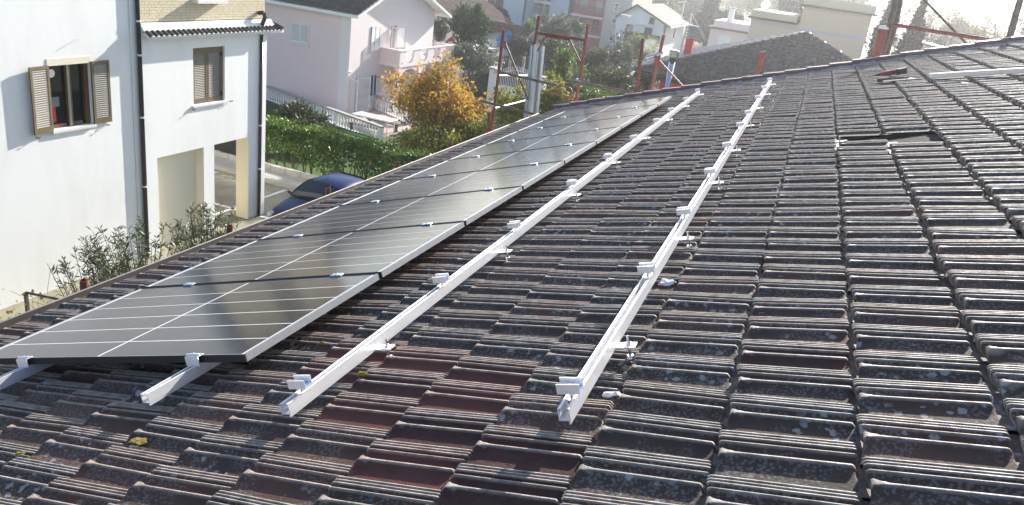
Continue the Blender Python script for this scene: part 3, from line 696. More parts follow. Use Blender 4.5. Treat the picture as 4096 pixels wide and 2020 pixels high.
tubes('scaffold_portal', [(S(2626, 226, 14.4), S(2608, 366, 14.4), .028), (S(2590, 232, 14.4), S(2626, 226, 14.4), .022)], M['redpipe'], 'red scaffold frame leg between the two standards by the neighbour house', 'scaffold frame')
tubes('scaffold_brace', [(S(2634, 240, 14.5), S(2738, 352, 14.5), .016)], M['redpipe'], 'thin red brace slanting down in front of the neighbour house', 'brace')
tubes('scaffold_ledger', [(S(3566, 98, 14.3), S(3990, 165, 14.3), .030)], M['redoxide'], 'long red ledger at the upper right of the scaffold', 'scaffold tube', 'ledgers of the far scaffold')
tubes('scaffold_brace', [(S(3660, -40, 14.4), S(3870, 180, 14.4), .019)], M['rust'], 'thin brown brace slanting across the sky at upper right', 'brace')
# galvanised profiled sheets standing in the scaffold
sh = thing('steel_sheet_bundle', S(2120, 450, 14.45), 'tall galvanised profiled steel sheets standing in the scaffold', 'steel sheet')
def profile_sheet(x0, x1, ytop, ybot, Y, prof, mat, xb=None):
    a = S(x0, ytop, Y); b = S(x1, ytop, Y); c0 = S(x0 - 14, ybot, Y); c1 = S(x1 - 14, ybot, Y); b_ = MB(); k = len(prof)
    zb = -6.0; vs = []
    for (s, dy) in prof:
        p = a + (b - a) * s; vs.append((p[0], p[1] + dy, a[2]))
    for (s, dy) in prof:
        p = c0 + (c1 - c0) * s; vs.append((p[0], p[1] + dy, c0[2] - 1.2))
    vs2 = [(x, y + .004, z) for x, y, z in vs]; m = len(vs)
    fs = [(i, i + 1, i + 1 + k, i + k) for i in range(k - 1)] + [(m + i, m + i + k, m + i + 1 + k, m + i + 1) for i in range(k - 1)] + [(i, m + i, m + i + 1, i + 1) for i in range(k - 1)]
    b_.add(vs + vs2, fs); return b_.build('steel_sheet', mat, sh, recalc=False)
w1 = [(0, 0), (.08, .02), (.18, .02), (.24, 0), (.40, 0), (.46, .03), (.60, .03), (.66, 0), (.9, 0), (1, .03)]
profile_sheet(2121, 2147, 180, 455, 14.45, w1, M['zinc']); profile_sheet(2147, 2170, 176, 455, 14.62, [(0, -.12), (.05, 0), (.45, .02), (.5, .05), (.8, .05), (1, -.02)], M['zinc'])
profile_sheet(2163, 2176, 182, 450, 14.56, [(0, .02), (.3, 0), (.7, 0), (1, .06)], M['zinc'])
# ================================================================== WHITE HOUSE ON THE LEFT
XW, XL = -12.0, -12.1                          # planes of the right bay and of the left part
YJ, YE = 13.45, 17.70                          # joint between the parts, far corner
wh = thing('white_house', (-14, 12, -6.4), 'white rendered house with brown shutters at the left', 'house')
def wallX(name, X, depth, y0, y1, z0, z1, holes, mat, parent):
    """wall slab facing +X with rectangular openings (y0,y1,z0,z1)"""
    b = MB(); ys = sorted({y0, y1, *[h[0] for h in holes], *[h[1] for h in holes]}); zs = sorted({z0, z1, *[h[2] for h in holes], *[h[3] for h in holes]})
    for ya, yb in zip(ys[:-1], ys[1:]):
        za = None
        for zc, zd in zip(zs[:-1], zs[1:]):
            hole = any(h[0] - 1e-6 <= ya and yb <= h[1] + 1e-6 and h[2] - 1e-6 <= zc and zd <= h[3] + 1e-6 for h in holes)
            if not hole:
                if za is None: za = zc
                ze = zd
            if (hole or zd == zs[-1]) and za is not None: b.box(X - depth, X, ya, yb, za, ze); za = None
    me = b.mesh(name, _org(parent)); bm = bmesh.new(); bm.from_mesh(me); bmesh.ops.remove_doubles(bm, verts=bm.verts, dist=1e-5)
    # inner shared faces vanish so that no seams show
    dup = {}
    for f in bm.faces: dup.setdefault(tuple(sorted(v.index for v in f.verts)), []).append(f)
    bmesh.ops.delete(bm, geom=[f for l_ in dup.values() if len(l_) > 1 for f in l_], context='FACES')
    bmesh.ops.recalc_face_normals(bm, faces=bm.faces); bm.to_mesh(me); bm.free()
    return link(name, me, mat, parent)
W1 = (11.18, 12.16, -2.93, -1.50); W2 = (15.0, 16.1, -2.86, -1.48); PO1 = (13.78, 15.32, -6.4, -3.97); PO2 = (15.70, 17.07, -6.4, -3.97)
wallX('wall', XL, 0.3, 4.0, YJ, -6.4, 6.0, [W1], M['plast_white'], wh)
wallX('wall', XW, 0.4, YJ, YE, -6.4, -0.86, [W2, PO1, PO2], M['plast_white'], wh)
b = MB(); b.box(-22, XL - .301, 4.0, 13.44, -6.4, 6.0); b.build('rear_wing', M['plast_white'], wh)
b = MB(); b.box(-18, XW - .4, 13.46, YE, -3.96, 6.0); b.build('upper_storey', M['plast_white'], wh)
b = MB(); b.box(-17.5, XW - .401, 15.305, 15.48, -6.4, -3.965); b.build('porch_wall', M['plast_cream'], wh)
for (y0, y1) in ((15.321, 15.699), (17.071, 17.69)):           # cream inner faces of the piers
    b = MB(); b.box(XW - .43, XW - .012, y0 - .012, y0 - .003, -6.39, -3.975); b.build('pier_face', M['plast_cream'], wh)
b = MB(); b.box(XW - .36, XW - .25, 13.782, 15.318, -6.39, -3.972); b.build('porch_panel', M['plast_cream'], wh)
b = MB(); b.box(XW + .001, XW + .045, 17.53, YE - .002, -6.4, -1.12); b.build('corner_pilaster', M['plast_white'], wh)
b = MB(); b.box(-23, -11.2, 3.4, 18.3, 6.0, 6.25); b.build('eaves', M['concrete'], wh)
# brick cladding of the upper storey
BX = XW - .062
b = MB(); b.box(XW - .4, BX, YJ + .002, YE, -0.85, 6.0); b.build('brick_bed', M['brickjoint'], wh)
bme = MB().box(0, .016, 0, .128, 0, .054).mesh('brick'); bme.materials.append(M['brick'])
rb = random.Random(2); row = 0; z = -0.838; brf = []
while z < 0.9:
    y = YJ + .03 - (row % 2) * .067
    while y < YE - .01:
        if row < 9:
            o = bpy.data.objects.new('brick', bme); COL.objects.link(o); o.parent = wh
            o.location = (BX + .001 + rb.random() * .003 - wh.location.x, max(y, YJ + .004) - wh.location.y, z - wh.location.z); 
            sc = min(1.0, (YE - .003 - max(y, YJ + .004)) / .128); o.scale = (1, sc, 1)
        else: brf.append((BX + .001 + rb.random() * .003, y, z))
        y += .1355
    z += .0605; row += 1
b = MB()
for (x, y, z) in brf:
    y0 = max(y, YJ + .004); y1 = min(y + .128, YE - .003)
    if y1 > y0: b.box(x, x + .016, y0, y1, z, z + .054)
tag(b.build('brick_field', M['brick'], wh, recalc=False), kind='stuff')
b = MB(); b.box(BX + .02, BX + .22, 15.02, 16.02, -0.43, -0.35); b.build('window_sill', M['marble'], wh)
b = MB(); b.box(BX + .021, BX + .05, 15.15, 15.9, -0.349, 0.95); b.build('upper_shutter', M['shutter'], wh)
# tiled canopy strip between the storeys
b = MB(); b.prism([(XW - .05, YJ + .01, -0.862), (XW + .07, YJ + .01, -1.00), (XW + .07, YJ + .01, -1.03), (XW - .05, YJ + .01, -1.03)], (0, YE - YJ + .25, 0)); b.build('flashing', M['plast_white'], wh)
b = MB(); b.prism([(XW + .0705, YJ + .02, -1.05), (XW + .20, YJ + .02, -1.15), (XW + .20, YJ + .02, -1.185), (XW + .002, YJ + .02, -1.085)], (0, 4.75, 0)); b.build('canopy_soffit', M['white'], wh)
def halfpipe(n=6, r0=.052, r1=.045, L=.30, t_=.008):
    vs = []; 
    for (a, rr) in ((0, r0), (L, r1)):
        for q_ in (0, t_):
            for i in range(n + 1):
                an = math.pi * i / n; vs.append((a, math.cos(an) * (rr - q_), math.sin(an) * (rr - q_)))
    m = n + 1; fs = []
    for i in range(n): fs += [(i, i + 1, 2 * m + i + 1, 2 * m + i), (m + i, 3 * m + i, 3 * m + i + 1, m + i + 1), (i, m + i, m + i + 1, i + 1)]
    return MB().add(vs, fs)
hp = halfpipe().mesh('canopy_tile'); hp.materials.append(M['tile_far'])
hpw = halfpipe(6, .050, .050, .05).mesh('tile_end'); hpw.materials.append(M['plast_white'])
dirv = Vector((-.26, 0, .14)).normalized(); yv = Vector((0, 1, 0)); zv = dirv.cross(yv)
ct = bpy.data.objects.new
for i in range(30):
    y = YJ + .09 + i * .157
    m4 = Matrix((( dirv.x, 0, zv.x), (0, 1, 0), (dirv.z, 0, zv.z)))
    if m4[2][2] < 0: m4 = Matrix(((dirv.x, 0, -zv.x), (0, 1, 0), (dirv.z, 0, -zv.z)))
    for nm, me_, lo in (('canopy_tile', hp, (XW + .225, y, -1.135)), ('tile_end', hpw, (XW + .255, y, -1.152))):
        o = bpy.data.objects.new(nm, me_); COL.objects.link(o); o.parent = wh
        mm = m4.to_4x4(); mm.translation = Vector(lo) - wh.location; o.matrix_local = mm
b = MB()                                                   # mossy ridge roll at the far end of the canopy
b.tube((XW - .25, YE + .34, -.93), (XW + .25, YE + .36, -1.08), .075, n=9); b.build('canopy_ridge', M['tile_far'], wh)
# downpipes with clips and the thin service pipe
def pipe(pts, r, mat, clips, parent):
    p_ = MB().path(pts, r, 10).build('downpipe', mat, parent, smooth=True)
    for (x, y, z) in clips: MB().lathe((x, y, z), [(r + .003, -.02), (r + .008, -.018), (r + .008, .018), (r + .003, .02)], 12).build('clip', M['white'], p_)
pipe([(XL + .06, YJ - .03, 5.9), (XL + .06, YJ - .03, -6.4)], .042, M['pipe'], [(XL + .06, YJ - .03, z) for z in (-.82, -1.55, -2.95, -4.6)], wh)
pipe([(XW + .05, 17.47, -.98), (XW + .05, 17.47, -6.4)], .042, M['pipe'], [(XW + .05, 17.47, z) for z in (-1.22, -3.7, -4.95)], wh)
b = MB(); b.path([(XW - .02, 17.40, -.70), (XW + .12, 17.46, -.66), (XW + .14, 17.47, -.80), (XW + .05, 17.47, -1.0)], .055, 10); b.build('pipe_elbow', M['pipe'], wh)
pipe([(XL + .014, 13.24, 5.9), (XL + .014, 13.24, -6.4)], .016, M['plast_white'], [], wh)
# window 1: open shutters
def slat_leaf(root, c, wdir, ndir, wd, ht, mat, smat, nsl=26, joined=False, th=.018):
    """shutter leaf: c lower hinge corner, wdir along its width, ndir outward"""
    c = np.array(c, float); wdir = np.array(wdir, float); ndir = np.array(ndir, float); zv_ = np.array([0, 0, 1.0])
    b = MB(); fw = .052
    def bar(w0, w1, z0, z1, t_=th):
        b.obox(c + wdir * (w0 + w1) / 2 + zv_ * (z0 + z1) / 2, wdir * (w1 - w0) / 2, ndir * t_, zv_ * (z1 - z0) / 2)
    bar(0, fw, 0, ht); bar(wd - fw, wd, 0, ht); bar(fw, wd - fw, 0, .115); bar(fw, wd - fw, ht - .06, ht)
    leaf = b.build('shutter', mat, root)
    n0, n1 = .115, ht - .06; step = (n1 - n0) / nsl; J = MB()
    for i in range(nsl):
        cc = c + wdir * wd / 2 + zv_ * (n0 + step * (i + .5)); q_ = MB() if not joined else J
        q_.obox(cc, wdir * (wd / 2 - fw - .001), ndir * .014 - zv_ * .012, (zv_ * .0035 + ndir * .003))
        if not joined: q_.build('slat', smat, leaf)
    if joined: J.build('slats', smat, leaf)
    return leaf
win = MB(); y0, y1, z0, z1 = W1
win.box(XL - .16, XL - .145, y0, y1, z0, z1); gl = win.build('window', M['glass'], wh)
fr = MB()
for (a, c_) in ((y0, y0 + .06), (y1 - .10, y1), ((y0 + y1) / 2 - .01, (y0 + y1) / 2 + .075)): fr.box(XL - .144, XL - .07, a, c_, z0, z1)
for a in (y0 + .06, (y0 + y1) / 2 + .076): fr.box(XL - .1435, XL - .10, a, a + (.36 if a < 11.5 else .24), z0, z0 + .08)
fr.build('window_frame', M['wood'], gl)
MB().box(XL - .075, XL - .055, (y0 + y1) / 2 - .02, (y0 + y1) / 2 + .03, z0 + .02, z1 - .14).build('mullion', M['slat'], gl)
MB().box(XL - .12, XL + .012, y0 - .02, y1 + .02, -1.64, -1.50).build('lintel', M['plast_cream'], wh)
MB().box(XL - .14, XL + .06, y0 - .03, y1 + .03, -2.985, -2.932).build('window_sill', M['marble'], wh)
slat_leaf(wh, (XL + .03, y0 - .01, -2.94), (.12, -.993, 0), (.993, .12, 0), .46, 1.32, M['shutter'], M['slat'])
slat_leaf(wh, (XL + .03, y1 + .0, -2.93), (.02, .9998, 0), (.9998, -.02, 0), .44, 1.32, M['shutter'], M['slat'])
sm = MB().lathe((0, 0, 0), [(.085, 0), (.085, .004)], 16); me = sm.mesh('round_vent'); o = link('round_vent', me, M['white'], gl); o.location = (XL - .142 - wh.location.x, 11.36 - wh.location.y, -1.82 - wh.location.z); o.rotation_euler = (0, rad(90), 0)
MB().box(XL - .1445, XL - .143, 11.26, 11.40, -2.82, -2.50).build('red_box', plain('red_box_behind_glass', (0.38, 0.03, 0.05), .6), gl)
MB().box(XL - .1442, XL - .1435, 11.26, 11.50, -2.50, -2.30).build('curtain', plain('grey_curtain', (0.16, 0.2, 0.2), .8), gl)
# window 2: closed shutters
y0, y1, z0, z1 = W2
MB().box(XW - .20, XW - .16, y0, y1, z0, z1).build('window', M['dark'], wh)
f2 = MB(); f2.box(XW - .13, XW - .06, y0 + .001, y0 + .05, z0, z1); f2.box(XW - .13, XW - .06, y1 - .05, y1 - .001, z0, z1); f2.box(XW - .13, XW - .061, y0 + .051, y1 - .051, z1 - .10, z1 - .001); f2.build('window_frame', M['shutter'], wh)
slat_leaf(wh, (XW - .085, y0 + .055, z0 + .01), (0, 1, 0), (1, 0, 0), .492, z1 - z0 - .115, M['shutter'], M['slat'])
slat_leaf(wh, (XW - .085, y0 + .555, z0 + .01), (0, 1, 0), (1, 0, 0), .492, z1 - z0 - .115, M['shutter'], M['slat'])
MB().box(XW - .14, XW + .055, y0 - .06, y1 + .05, z0 - .05, z0 - .002).build('window_sill', M['marble'], wh)
for (y, z) in ((y1 - .06, z1 - .20), (y1 - .06, z0 + .18)): MB().box(XW - .066, XW - .045, y - .03, y + .02, z - .055, z + .055).build('hinge', M['iron'], wh)
for (X_, y, z) in ((XW, 14.93, -2.95), (XW, 16.28, -2.90), (XL, 10.80, -3.02), (XL, 12.48, -3.00)):
    MB().path([(X_ - .01, y, z), (X_ + .075, y, z), (X_ + .085, y + .03, z + .035)], .008, 6).path([(X_ + .05, y, z), (X_ + .05, y - .02, z + .04)], .007, 6).build('shutter_hook', M['iron'], wh)
for (X_, y, z) in ((XL, 11.85, -1.16), (XW, 13.62, -1.42)):
    MB().path([(X_ - .01, y, z), (X_ + .05, y, z), (X_ + .07, y + .02, z + .015), (X_ + .09, y, z), (X_ + .07, y - .02, z - .015), (X_ + .05, y, z)], .004, 5).build('ring_hook', M['white'], wh)

# ================================================================== FENCE, BLACK SCREEN
fs = thing('wire_gate', (-6.2, 7.0, -6.4), 'rusty angle-iron gate frame with wire mesh at the lower left', 'gate')
fa = P(103, 1170, X=-8.2); fb = P(205, 1205, X=-7.6)
fzt = fa[2]
b = MB(); b.box(-8.225, -8.175, fa[1] - .02, fa[1] + .02, -6.4, fzt); b.build('post', M['rust'], fs)
b = MB(); b.tube((-8.2, fa[1], fzt), (-6.6, fa[1] + .9, fzt - .35), .022, n=4); b.build('top_rail', M['rust'], fs)
b = MB(); b.tube((-6.6, fa[1] + .9, -6.4), (-6.6, fa[1] + .9, fzt - .35), .02, n=4); b.build('post', M['rust'], fs)
b = MB()
for i in range(24):
    s = i / 23; p = np.array([-8.2, fa[1], fzt]) * (1 - s) + np.array([-6.6, fa[1] + .9, fzt - .35]) * s
    b.tube(p, (p[0], p[1], p[2] - 1.6), .0022, n=3)
for j in range(18):
    z = fzt - .05 - j * .09; b.tube((-8.2, fa[1], z), (-6.6, fa[1] + .9, z - .35), .0022, n=3)
b.build('wire_mesh', M['rust'], fs)
sc_ = thing('screen_fence', (-17.5, 21.25, -6.2), 'black shade cloth fence behind the parking lot kerb, seen through the porch', 'fence')
b = MB(); nx = 60
vs = [(-22 + 7.0 * i / nx, 21.30 + .03 * math.sin(i * 1.3) + .02 * math.sin(i * .47), z) for z in (-6.3, -4.6) for i in range(nx + 1)]
b.add(vs, [(i, i + 1, nx + 2 + i, nx + 1 + i) for i in range(nx)]); o = b.build('cloth', M['cloth_dark'], sc_, recalc=False)
for x in (-21.5, -19.3, -17.1, -15.1): MB().tube((x, 21.36, -6.4), (x, 21.36, -4.55), .025).build('post', M['rust'], sc_)

# ================================================================== BLUE CAR
car = thing('parked_car', (0, 0, 0), 'small dark blue hatchback parked nose-on behind the eave', 'car'); ORG[car.name] = np.zeros(3)
t = NT('blue_car_paint'); v = t.pos(); t.set((0.003, 0.009, 0.075), 0.4, 0.0, 0.3, 0.25, 0.05); M['carpaint'] = t.m
M['rubber'] = plain('black_rubber', (0.02, 0.02, 0.02), .7); M['chrome'] = metal('car_chrome', (.75, .75, .78), .12)
t = NT('car_glass'); t.set((0.012, 0.02, 0.028), 0.03, 0, 0.6, 0.4, 0.02); M['carglass'] = t.m
t = NT('headlamp_lens'); t.set((0.55, 0.57, 0.6), 0.08, 0.3, 0.6, 0.6, 0.03); M['lens'] = t.m
# body loft: stations along y (nose at 0 -> tail at 3.6), half widths and heights
ST = [(0.00, .50, .38, .62, .50), (.10, .70, .25, .74, .58), (.35, .79, .22, .84, .66), (.80, .82, .20, .93, .74), (1.05, .82, .20, .98, .76), (2.0, .83, .20, 1.00, .78), (3.0, .82, .20, 1.00, .76), (3.45, .78, .24, .98, .70), (3.60, .66, .36, .92, .6)]
def loft(st, fn, cap=True):
    rings = [fn(s) for s in st]; n = len(rings[0]); b = MB()
    b.add([p for r_ in rings for p in r_], [(j * n + i, j * n + (i + 1) % n, (j + 1) * n + (i + 1) % n, (j + 1) * n + i) for j in range(len(rings) - 1) for i in range(n)] + ([tuple(range(n)), tuple(range(len(rings) * n - 1, (len(rings) - 1) * n - 1, -1))] if cap else []))
    return b
def ringb(s):
    y, w_, zl, zh, wt = s; return [(-w_ * .9, y, zl), (-w_, y, zl + .14), (-w_, y, zh - .22), (-w_ * .97, y, zh - .08), (-wt, y, zh), (0, y, zh + .025), (wt, y, zh), (w_ * .97, y, zh - .08), (w_, y, zh - .22), (w_, y, zl + .14), (w_ * .9, y, zl)]
def carpart(name, mb_, mat, parent, sub=0, smooth=True):
    o = mb_.build(name, mat, parent, smooth=smooth)
    if sub: m_ = o.modifiers.new('s', 'SUBSURF'); m_.levels = sub; m_.render_levels = sub
    return o
body = carpart('body', loft(ST, ringb), M['carpaint'], car, 2)
CB = [(1.02, .70, .98, .955), (1.34, .68, .99, 1.13), (1.72, .62, 1.0, 1.385), (2.1, .60, 1.0, 1.465), (2.7, .59, 1.0, 1.455), (3.1, .57, 1.0, 1.40), (3.40, .60, .98, 1.13), (3.52, .64, .95, .99)]
def ringc(s):
    y, wt, z0, z1 = s; wb = .745; k = (z1 - .96) / .5; wt_ = wb - (wb - .58) * max(0, min(1, k)); return [(-wb, y, .94), (-wb + (wb - wt_) * .5, y, (z1 + .94) / 2), (-wt_, y, z1 - .03 * k), (-wt_ * .6, y, z1 + .01), (0, y, z1 + .02), (wt_ * .6, y, z1 + .01), (wt_, y, z1 - .03 * k), (wb - (wb - wt_) * .5, y, (z1 + .94) / 2), (wb, y, .94)]
cabin = carpart('roof', loft(CB, ringc), M['carpaint'], car, 1)
def quadpatch(pts, off, name, mat, parent, n=6):
    """bilinear patch pushed out by off"""
    a, b_, c_, d_ = [np.array(p, float) for p in pts]; nn = np.cross(b_ - a, d_ - a); nn /= np.linalg.norm(nn); vs = []
    for j in range(n + 1):
        for i in range(n + 1):
            s, q_ = i / n, j / n; bul = .035 * 4 * s * (1 - s); vs.append((a * (1 - s) + b_ * s) * (1 - q_) + (d_ * (1 - s) + c_ * s) * q_ + nn * (off + bul))
    return carpart(name, MB().add(vs, [(j * (n + 1) + i, j * (n + 1) + i + 1, (j + 1) * (n + 1) + i + 1, (j + 1) * (n + 1) + i) for j in range(n) for i in range(n)]), mat, parent)
ws = quadpatch([(-.66, 1.00, 1.0), (.66, 1.00, 1.0), (.545, 1.66, 1.385), (-.545, 1.66, 1.385)], .035, 'windscreen', M['carglass'], car)
for s in (-1, 1): carpart('headrest', MB().obox((s * .34, 1.62, 1.20), (.11, 0, 0), (0, .03, .02), (0, -.03, .075)), M['white'], car, 1)
quadpatch([(.56, 3.44, 1.02), (-.56, 3.44, 1.02), (-.50, 3.17, 1.36), (.50, 3.17, 1.36)], .012, 'rear_window', M['carglass'], car)
for s in (-1, 1):
    pts = [(s * .735, 1.12, 1.0), (s * .60, 1.72, 1.36), (s * .60, 2.95, 1.36), (s * .735, 3.2, 1.0)]
    if s > 0: pts = [pts[0], pts[3], pts[2], pts[1]]
    quadpatch(pts, .02, 'side_window', M['carglass'], car)
    mr = MB(); mr.obox((s * .86, 1.22, 1.03), (.085, 0, 0), (0, .045, 0), (0, 0, .06)); carpart('wing_mirror', mr, M['carpaint'], car, 2)
    hl = MB(); hl.obox((s * .62, .14, .68), (.13, .045, 0), (.03 * s, .09, .05), (0, -.02, .085)); carpart('headlight', hl, M['lens'], car, 2)
    tl = MB(); tl.obox((s * .70, 3.48, .92), (.06, 0, 0), (0, .06, 0), (0, 0, .16)); carpart('tail_light', tl, plain('tail_light_red', (.35, .02, .02), .15), car, 2)
    for y in (.68, 2.98):
        wl_ = MB(); wl_.tube((s * .66, y, .29), (s * .84, y, .29), .29, n=20); wo = carpart('wheel', wl_, M['rubber'], car, 0, False)
        carpart('rim', MB().tube((s * .80, y, .29), (s * .85, y, .29), .19, n=20), M['chrome'], wo, 0, False)
    carpart('seat', MB().obox((s * .36, 1.98, 1.05), (.20, 0, 0), (0, .05, .01), (0, -.05, .20)), plain('pale_car_seat', (.45, .44, .40), .8), car, 1)
carpart('bumper', MB().obox((0, .04, .45), (.55, 0, 0), (0, .06, 0), (0, 0, .13)), M['carpaint'], car, 2)
carpart('grille', MB().obox((0, -.015, .52), (.36, 0, 0), (0, .02, 0), (0, 0, .05)), M['rubber'], car, 1)
carpart('number_plate', MB().box(-.24, .24, -.055, -.045, .36, .46), M['white'], car, 0, False)
carpart('antenna', MB().tube((0, 1.75, 1.46), (0, 1.85, 1.62), .006, n=5), M['rubber'], car, 0, False)
car.location = (-10.05, 16.15, -6.36); car.rotation_euler = (0, 0, rad(-4)); car.scale = (1.0, 0.93, 0.97)
# ================================================================== PINK HOUSE
HX, HY, HZ = -21.3, 36.7, -7.8
ph = thing('pink_house', (HX - 4, HY + 6, HZ), 'pink rendered two storey house with white shutters and balcony', 'house')
def QX(x, y, X=HX): p = P(x, y, X=X); return p
def QY(x, y, Y=HY): p = P(x, y, Y=Y); return p
ez = -2.33                                    # eave height at the wall corner
yend = QX(1733, 120)[1]; ymid = (HY + yend) / 2; apex = ez + (ymid - HY) * 0.37
xleft = -36
b = MB(); b.prism([(HX, HY, HZ), (HX, yend, HZ), (HX, yend, ez), (HX, ymid, apex), (HX, HY, ez)], (xleft - HX, 0, 0)); b.build('wall', M['plast_pink'], ph)
b = MB(); b.box(HX + .001, HX + .04, HY - .04, HY + .75, HZ, ez - .3); b.box(HX - .60, HX, HY - .04, HY - .001, HZ, ez - .05); b.build('corner_strip', M['plast_pinkpale'], ph)
b = MB(); b.prism([(HX + .002, HY + .75, HZ), (HX + .002, yend - .01, HZ), (HX + .002, yend - .01, ez), (HX + .002, ymid, apex - .02), (HX + .002, HY + .75, ez + .2)], (.012, 0, 0)); b.build('gable_render', M['plast_pinkpale'], ph)
# roof slabs with overhang
ov, oh = .75, .55; sl_ = .37
def slab(y0, z0, y1, z1, th, x0, x1, name, mat):
    b = MB(); b.prism([(x1, y0, z0), (x1, y1, z1), (x1, y1, z1 - th), (x1, y0, z0 - th)], (x0 - x1, 0, 0)); return b.build(name, mat, ph)
slab(HY - oh, ez - oh * sl_ + .20, ymid, apex + .20, .16, xleft, HX + ov, 'roof_slab', M['white'])
slab(yend + oh + .5, ez - (oh + .5) * sl_ + .20, ymid + .001, apex + .2, .16, xleft, HX + ov, 'roof_slab', M['white'])
# pan tiles on the slope that faces the camera: rows of half-round tiles
def pantiles(parent, O, ux, vy, nx, nrow, pitch, gauge, mat, r=.09, name='roof_tiles', keep=None):
    """O corner at the eave, ux unit vector along the eave, vy unit vector up the slope"""
    O = np.array(O, float); ux = np.array(ux, float); vy = np.array(vy, float); nn = np.cross(ux, vy); nn /= np.linalg.norm(nn)
    if nn[2] < 0: nn = -nn
    seg = 4; V = []; Q = []; nb_ = 0
    for j in range(nrow):
        for i in range(nx):
            if keep and not keep((i + .5) * pitch, (j + .5) * gauge): continue
            c = O + ux * (i + .5) * pitch + vy * j * gauge; jr = random.uniform(-.008, .008)
            lf_ = random.uniform(.08, .13)
            for a, lift in ((0, lf_), (gauge * 1.15, .02)):
                for k in range(seg + 1):
                    an = math.pi * k / seg; V.append(c + vy * a + ux * (math.cos(an) * pitch * .55 + jr) + nn * (lift + math.sin(an) * r * .8))
            V += [c + ux * (math.cos(math.pi * k / seg) * pitch * .55 * .6 + jr) + nn * (.03 + math.sin(math.pi * k / seg) * r * .35) for k in range(seg + 1)]
            for k in range(seg): Q += [(nb_ + k, nb_ + k + 1, nb_ + seg + 2 + k, nb_ + seg + 1 + k), (nb_ + k, nb_ + 2 * (seg + 1) + k, nb_ + 2 * (seg + 1) + k + 1, nb_ + k + 1)]
            nb_ += 3 * (seg + 1)
    if not V: return
    return tag(link(name, np_mesh(name, np.array(V) - _org(parent), np.array(Q)), mat, parent), kind='stuff')
vs_ = np.array([0, 1, sl_]); vs_ /= np.linalg.norm(vs_)
pantiles(ph, (HX + ov - 12.6, HY - oh, ez - oh * sl_ + .21), (1, 0, 0), vs_, 60, 18, .21, .40, M['tile_far'])
vsb = np.array([0, -1, sl_]); vsb /= np.linalg.norm(vsb)
# openings on the gable wall, from the photograph (x0,x1,y0,y1 px)
def shutter_pair(y0, y1, z0, z1, X, openk, nsl=18, glass=True):
    if glass: MB().box(X + .013, X + .02, y0, y1, z0, z1).build('window', M['glass'], ph)
    w_ = (y1 - y0) / 2; 
    if openk == 'closed':
        for a in (y0, y0 + w_): slat_leaf(ph, (X + .05, a, z0), (0, 1, 0), (1, 0, 0), w_ - .005, z1 - z0, M['shutter_white'], M['shutter_white'], nsl, True)
    else:
        slat_leaf(ph, (X + .05, y0, z0), (.42, -.907, 0), (.907, .42, 0), w_, z1 - z0, M['shutter_white'], M['shutter_white'], nsl, True)
        slat_leaf(ph, (X + .05, y1, z0), (.25, .968, 0), (.968, -.25, 0), w_, z1 - z0, M['shutter_white'], M['shutter_white'], nsl, True)
        for a in (y0, y1 - .06, (y0 + y1) / 2 - .03): MB().box(X + .021, X + .06, a, a + .06, z0, z1).build('window_frame', M['white'], ph)
    MB().box(X + .015, X + .10, y0 - .08, y1 + .08, z0 - .07, z0 - .012).build('window_sill', M['marble'], ph)
def yz(x, y): p = QX(x, y); return p[1], p[2]
ya, za = yz(1486, 105); yb, zb = yz(1514, 195); shutter_pair(ya, yb, zb, za, HX, 'closed', 20)
ya, za = yz(1566, 104); yb, zb = yz(1578, 196); MB().box(HX + .013, HX + .02, ya, yb, zb - .25, za).build('balcony_door', M['dark'], ph)
ya2, za2 = yz(1592, 182); slat_leaf(ph, (HX + .06, yb, zb), (.35, .937, 0), (.937, -.35, 0), .75, za - zb, M['shutter_white'], M['shutter_white'], 20, True); slat_leaf(ph, (HX + .06, ya, zb), (.85, -.53, 0), (.53, .85, 0), .6, za - zb, M['shutter_white'], M['shutter_white'], 20, True)
ya, za = yz(1396, 315); yb, zb = yz(1420, 446); MB().box(HX + .013, HX + .02, ya + .15, yb, zb, za).build('french_door', M['glass'], ph)
for a in (ya + .15, (ya + yb) / 2, yb - .06): MB().box(HX + .021, HX + .06, a, a + .06, zb, za).build('door_frame', M['white'], ph)
slat_leaf(ph, (HX + .06, yb, zb), (.45, .893, 0), (.893, -.45, 0), .85, za - zb, M['shutter_white'], M['shutter_white'], 24, True); slat_leaf(ph, (HX + .06, ya + .15, zb), (.97, -.24, 0), (.24, .97, 0), .55, za - zb, M['shutter_white'], M['shutter_white'], 24, True)
ya, za = yz(1479, 303); yb, zb = yz(1502, 378); shutter_pair(ya, yb, zb, za, HX, 'open', 16)
# window on the face towards the camera
a0 = QY(1168, 88); a1 = QY(1236, 188); 
for k in range(2):
    w_ = (a1[0] - a0[0]) / 2; slat_leaf(ph, (a0[0] + w_ * k, HY - .03, a1[2] + .12), (1, 0, 0), (0, -1, 0), w_ - .01, a0[2] - a1[2] - .12, M['shutter_white'], M['shutter_white'], 20, True)
MB().box(a0[0] - .06, a1[0] + .06, HY - .10, HY - .002, a1[2] + .02, a1[2] + .10).build('window_sill', M['marble'], ph)
# balcony with round grilles, arches of the porch below
bt = QX(1560, 190, HX)[1]
bx1 = HX + 1.35
b0 = P(1597, 272, X=bx1); b1 = P(1814, 238, X=bx1); bz0, y0_, y1_ = b0[2], b0[1], b1[1]; bz1 = P(1601, 207, X=bx1)[2]
bl = MB(); bl.box(HX + .02, bx1, y0_, y1_, bz0, bz0 + .16); bl.build('balcony_slab', M['plast_pinkpale'], ph)
MB().box(HX + .02, bx1 - .14, y0_, y0_ + .14, bz0 + .161, bz1).build('balcony_wall', M['plast_pink'], ph)
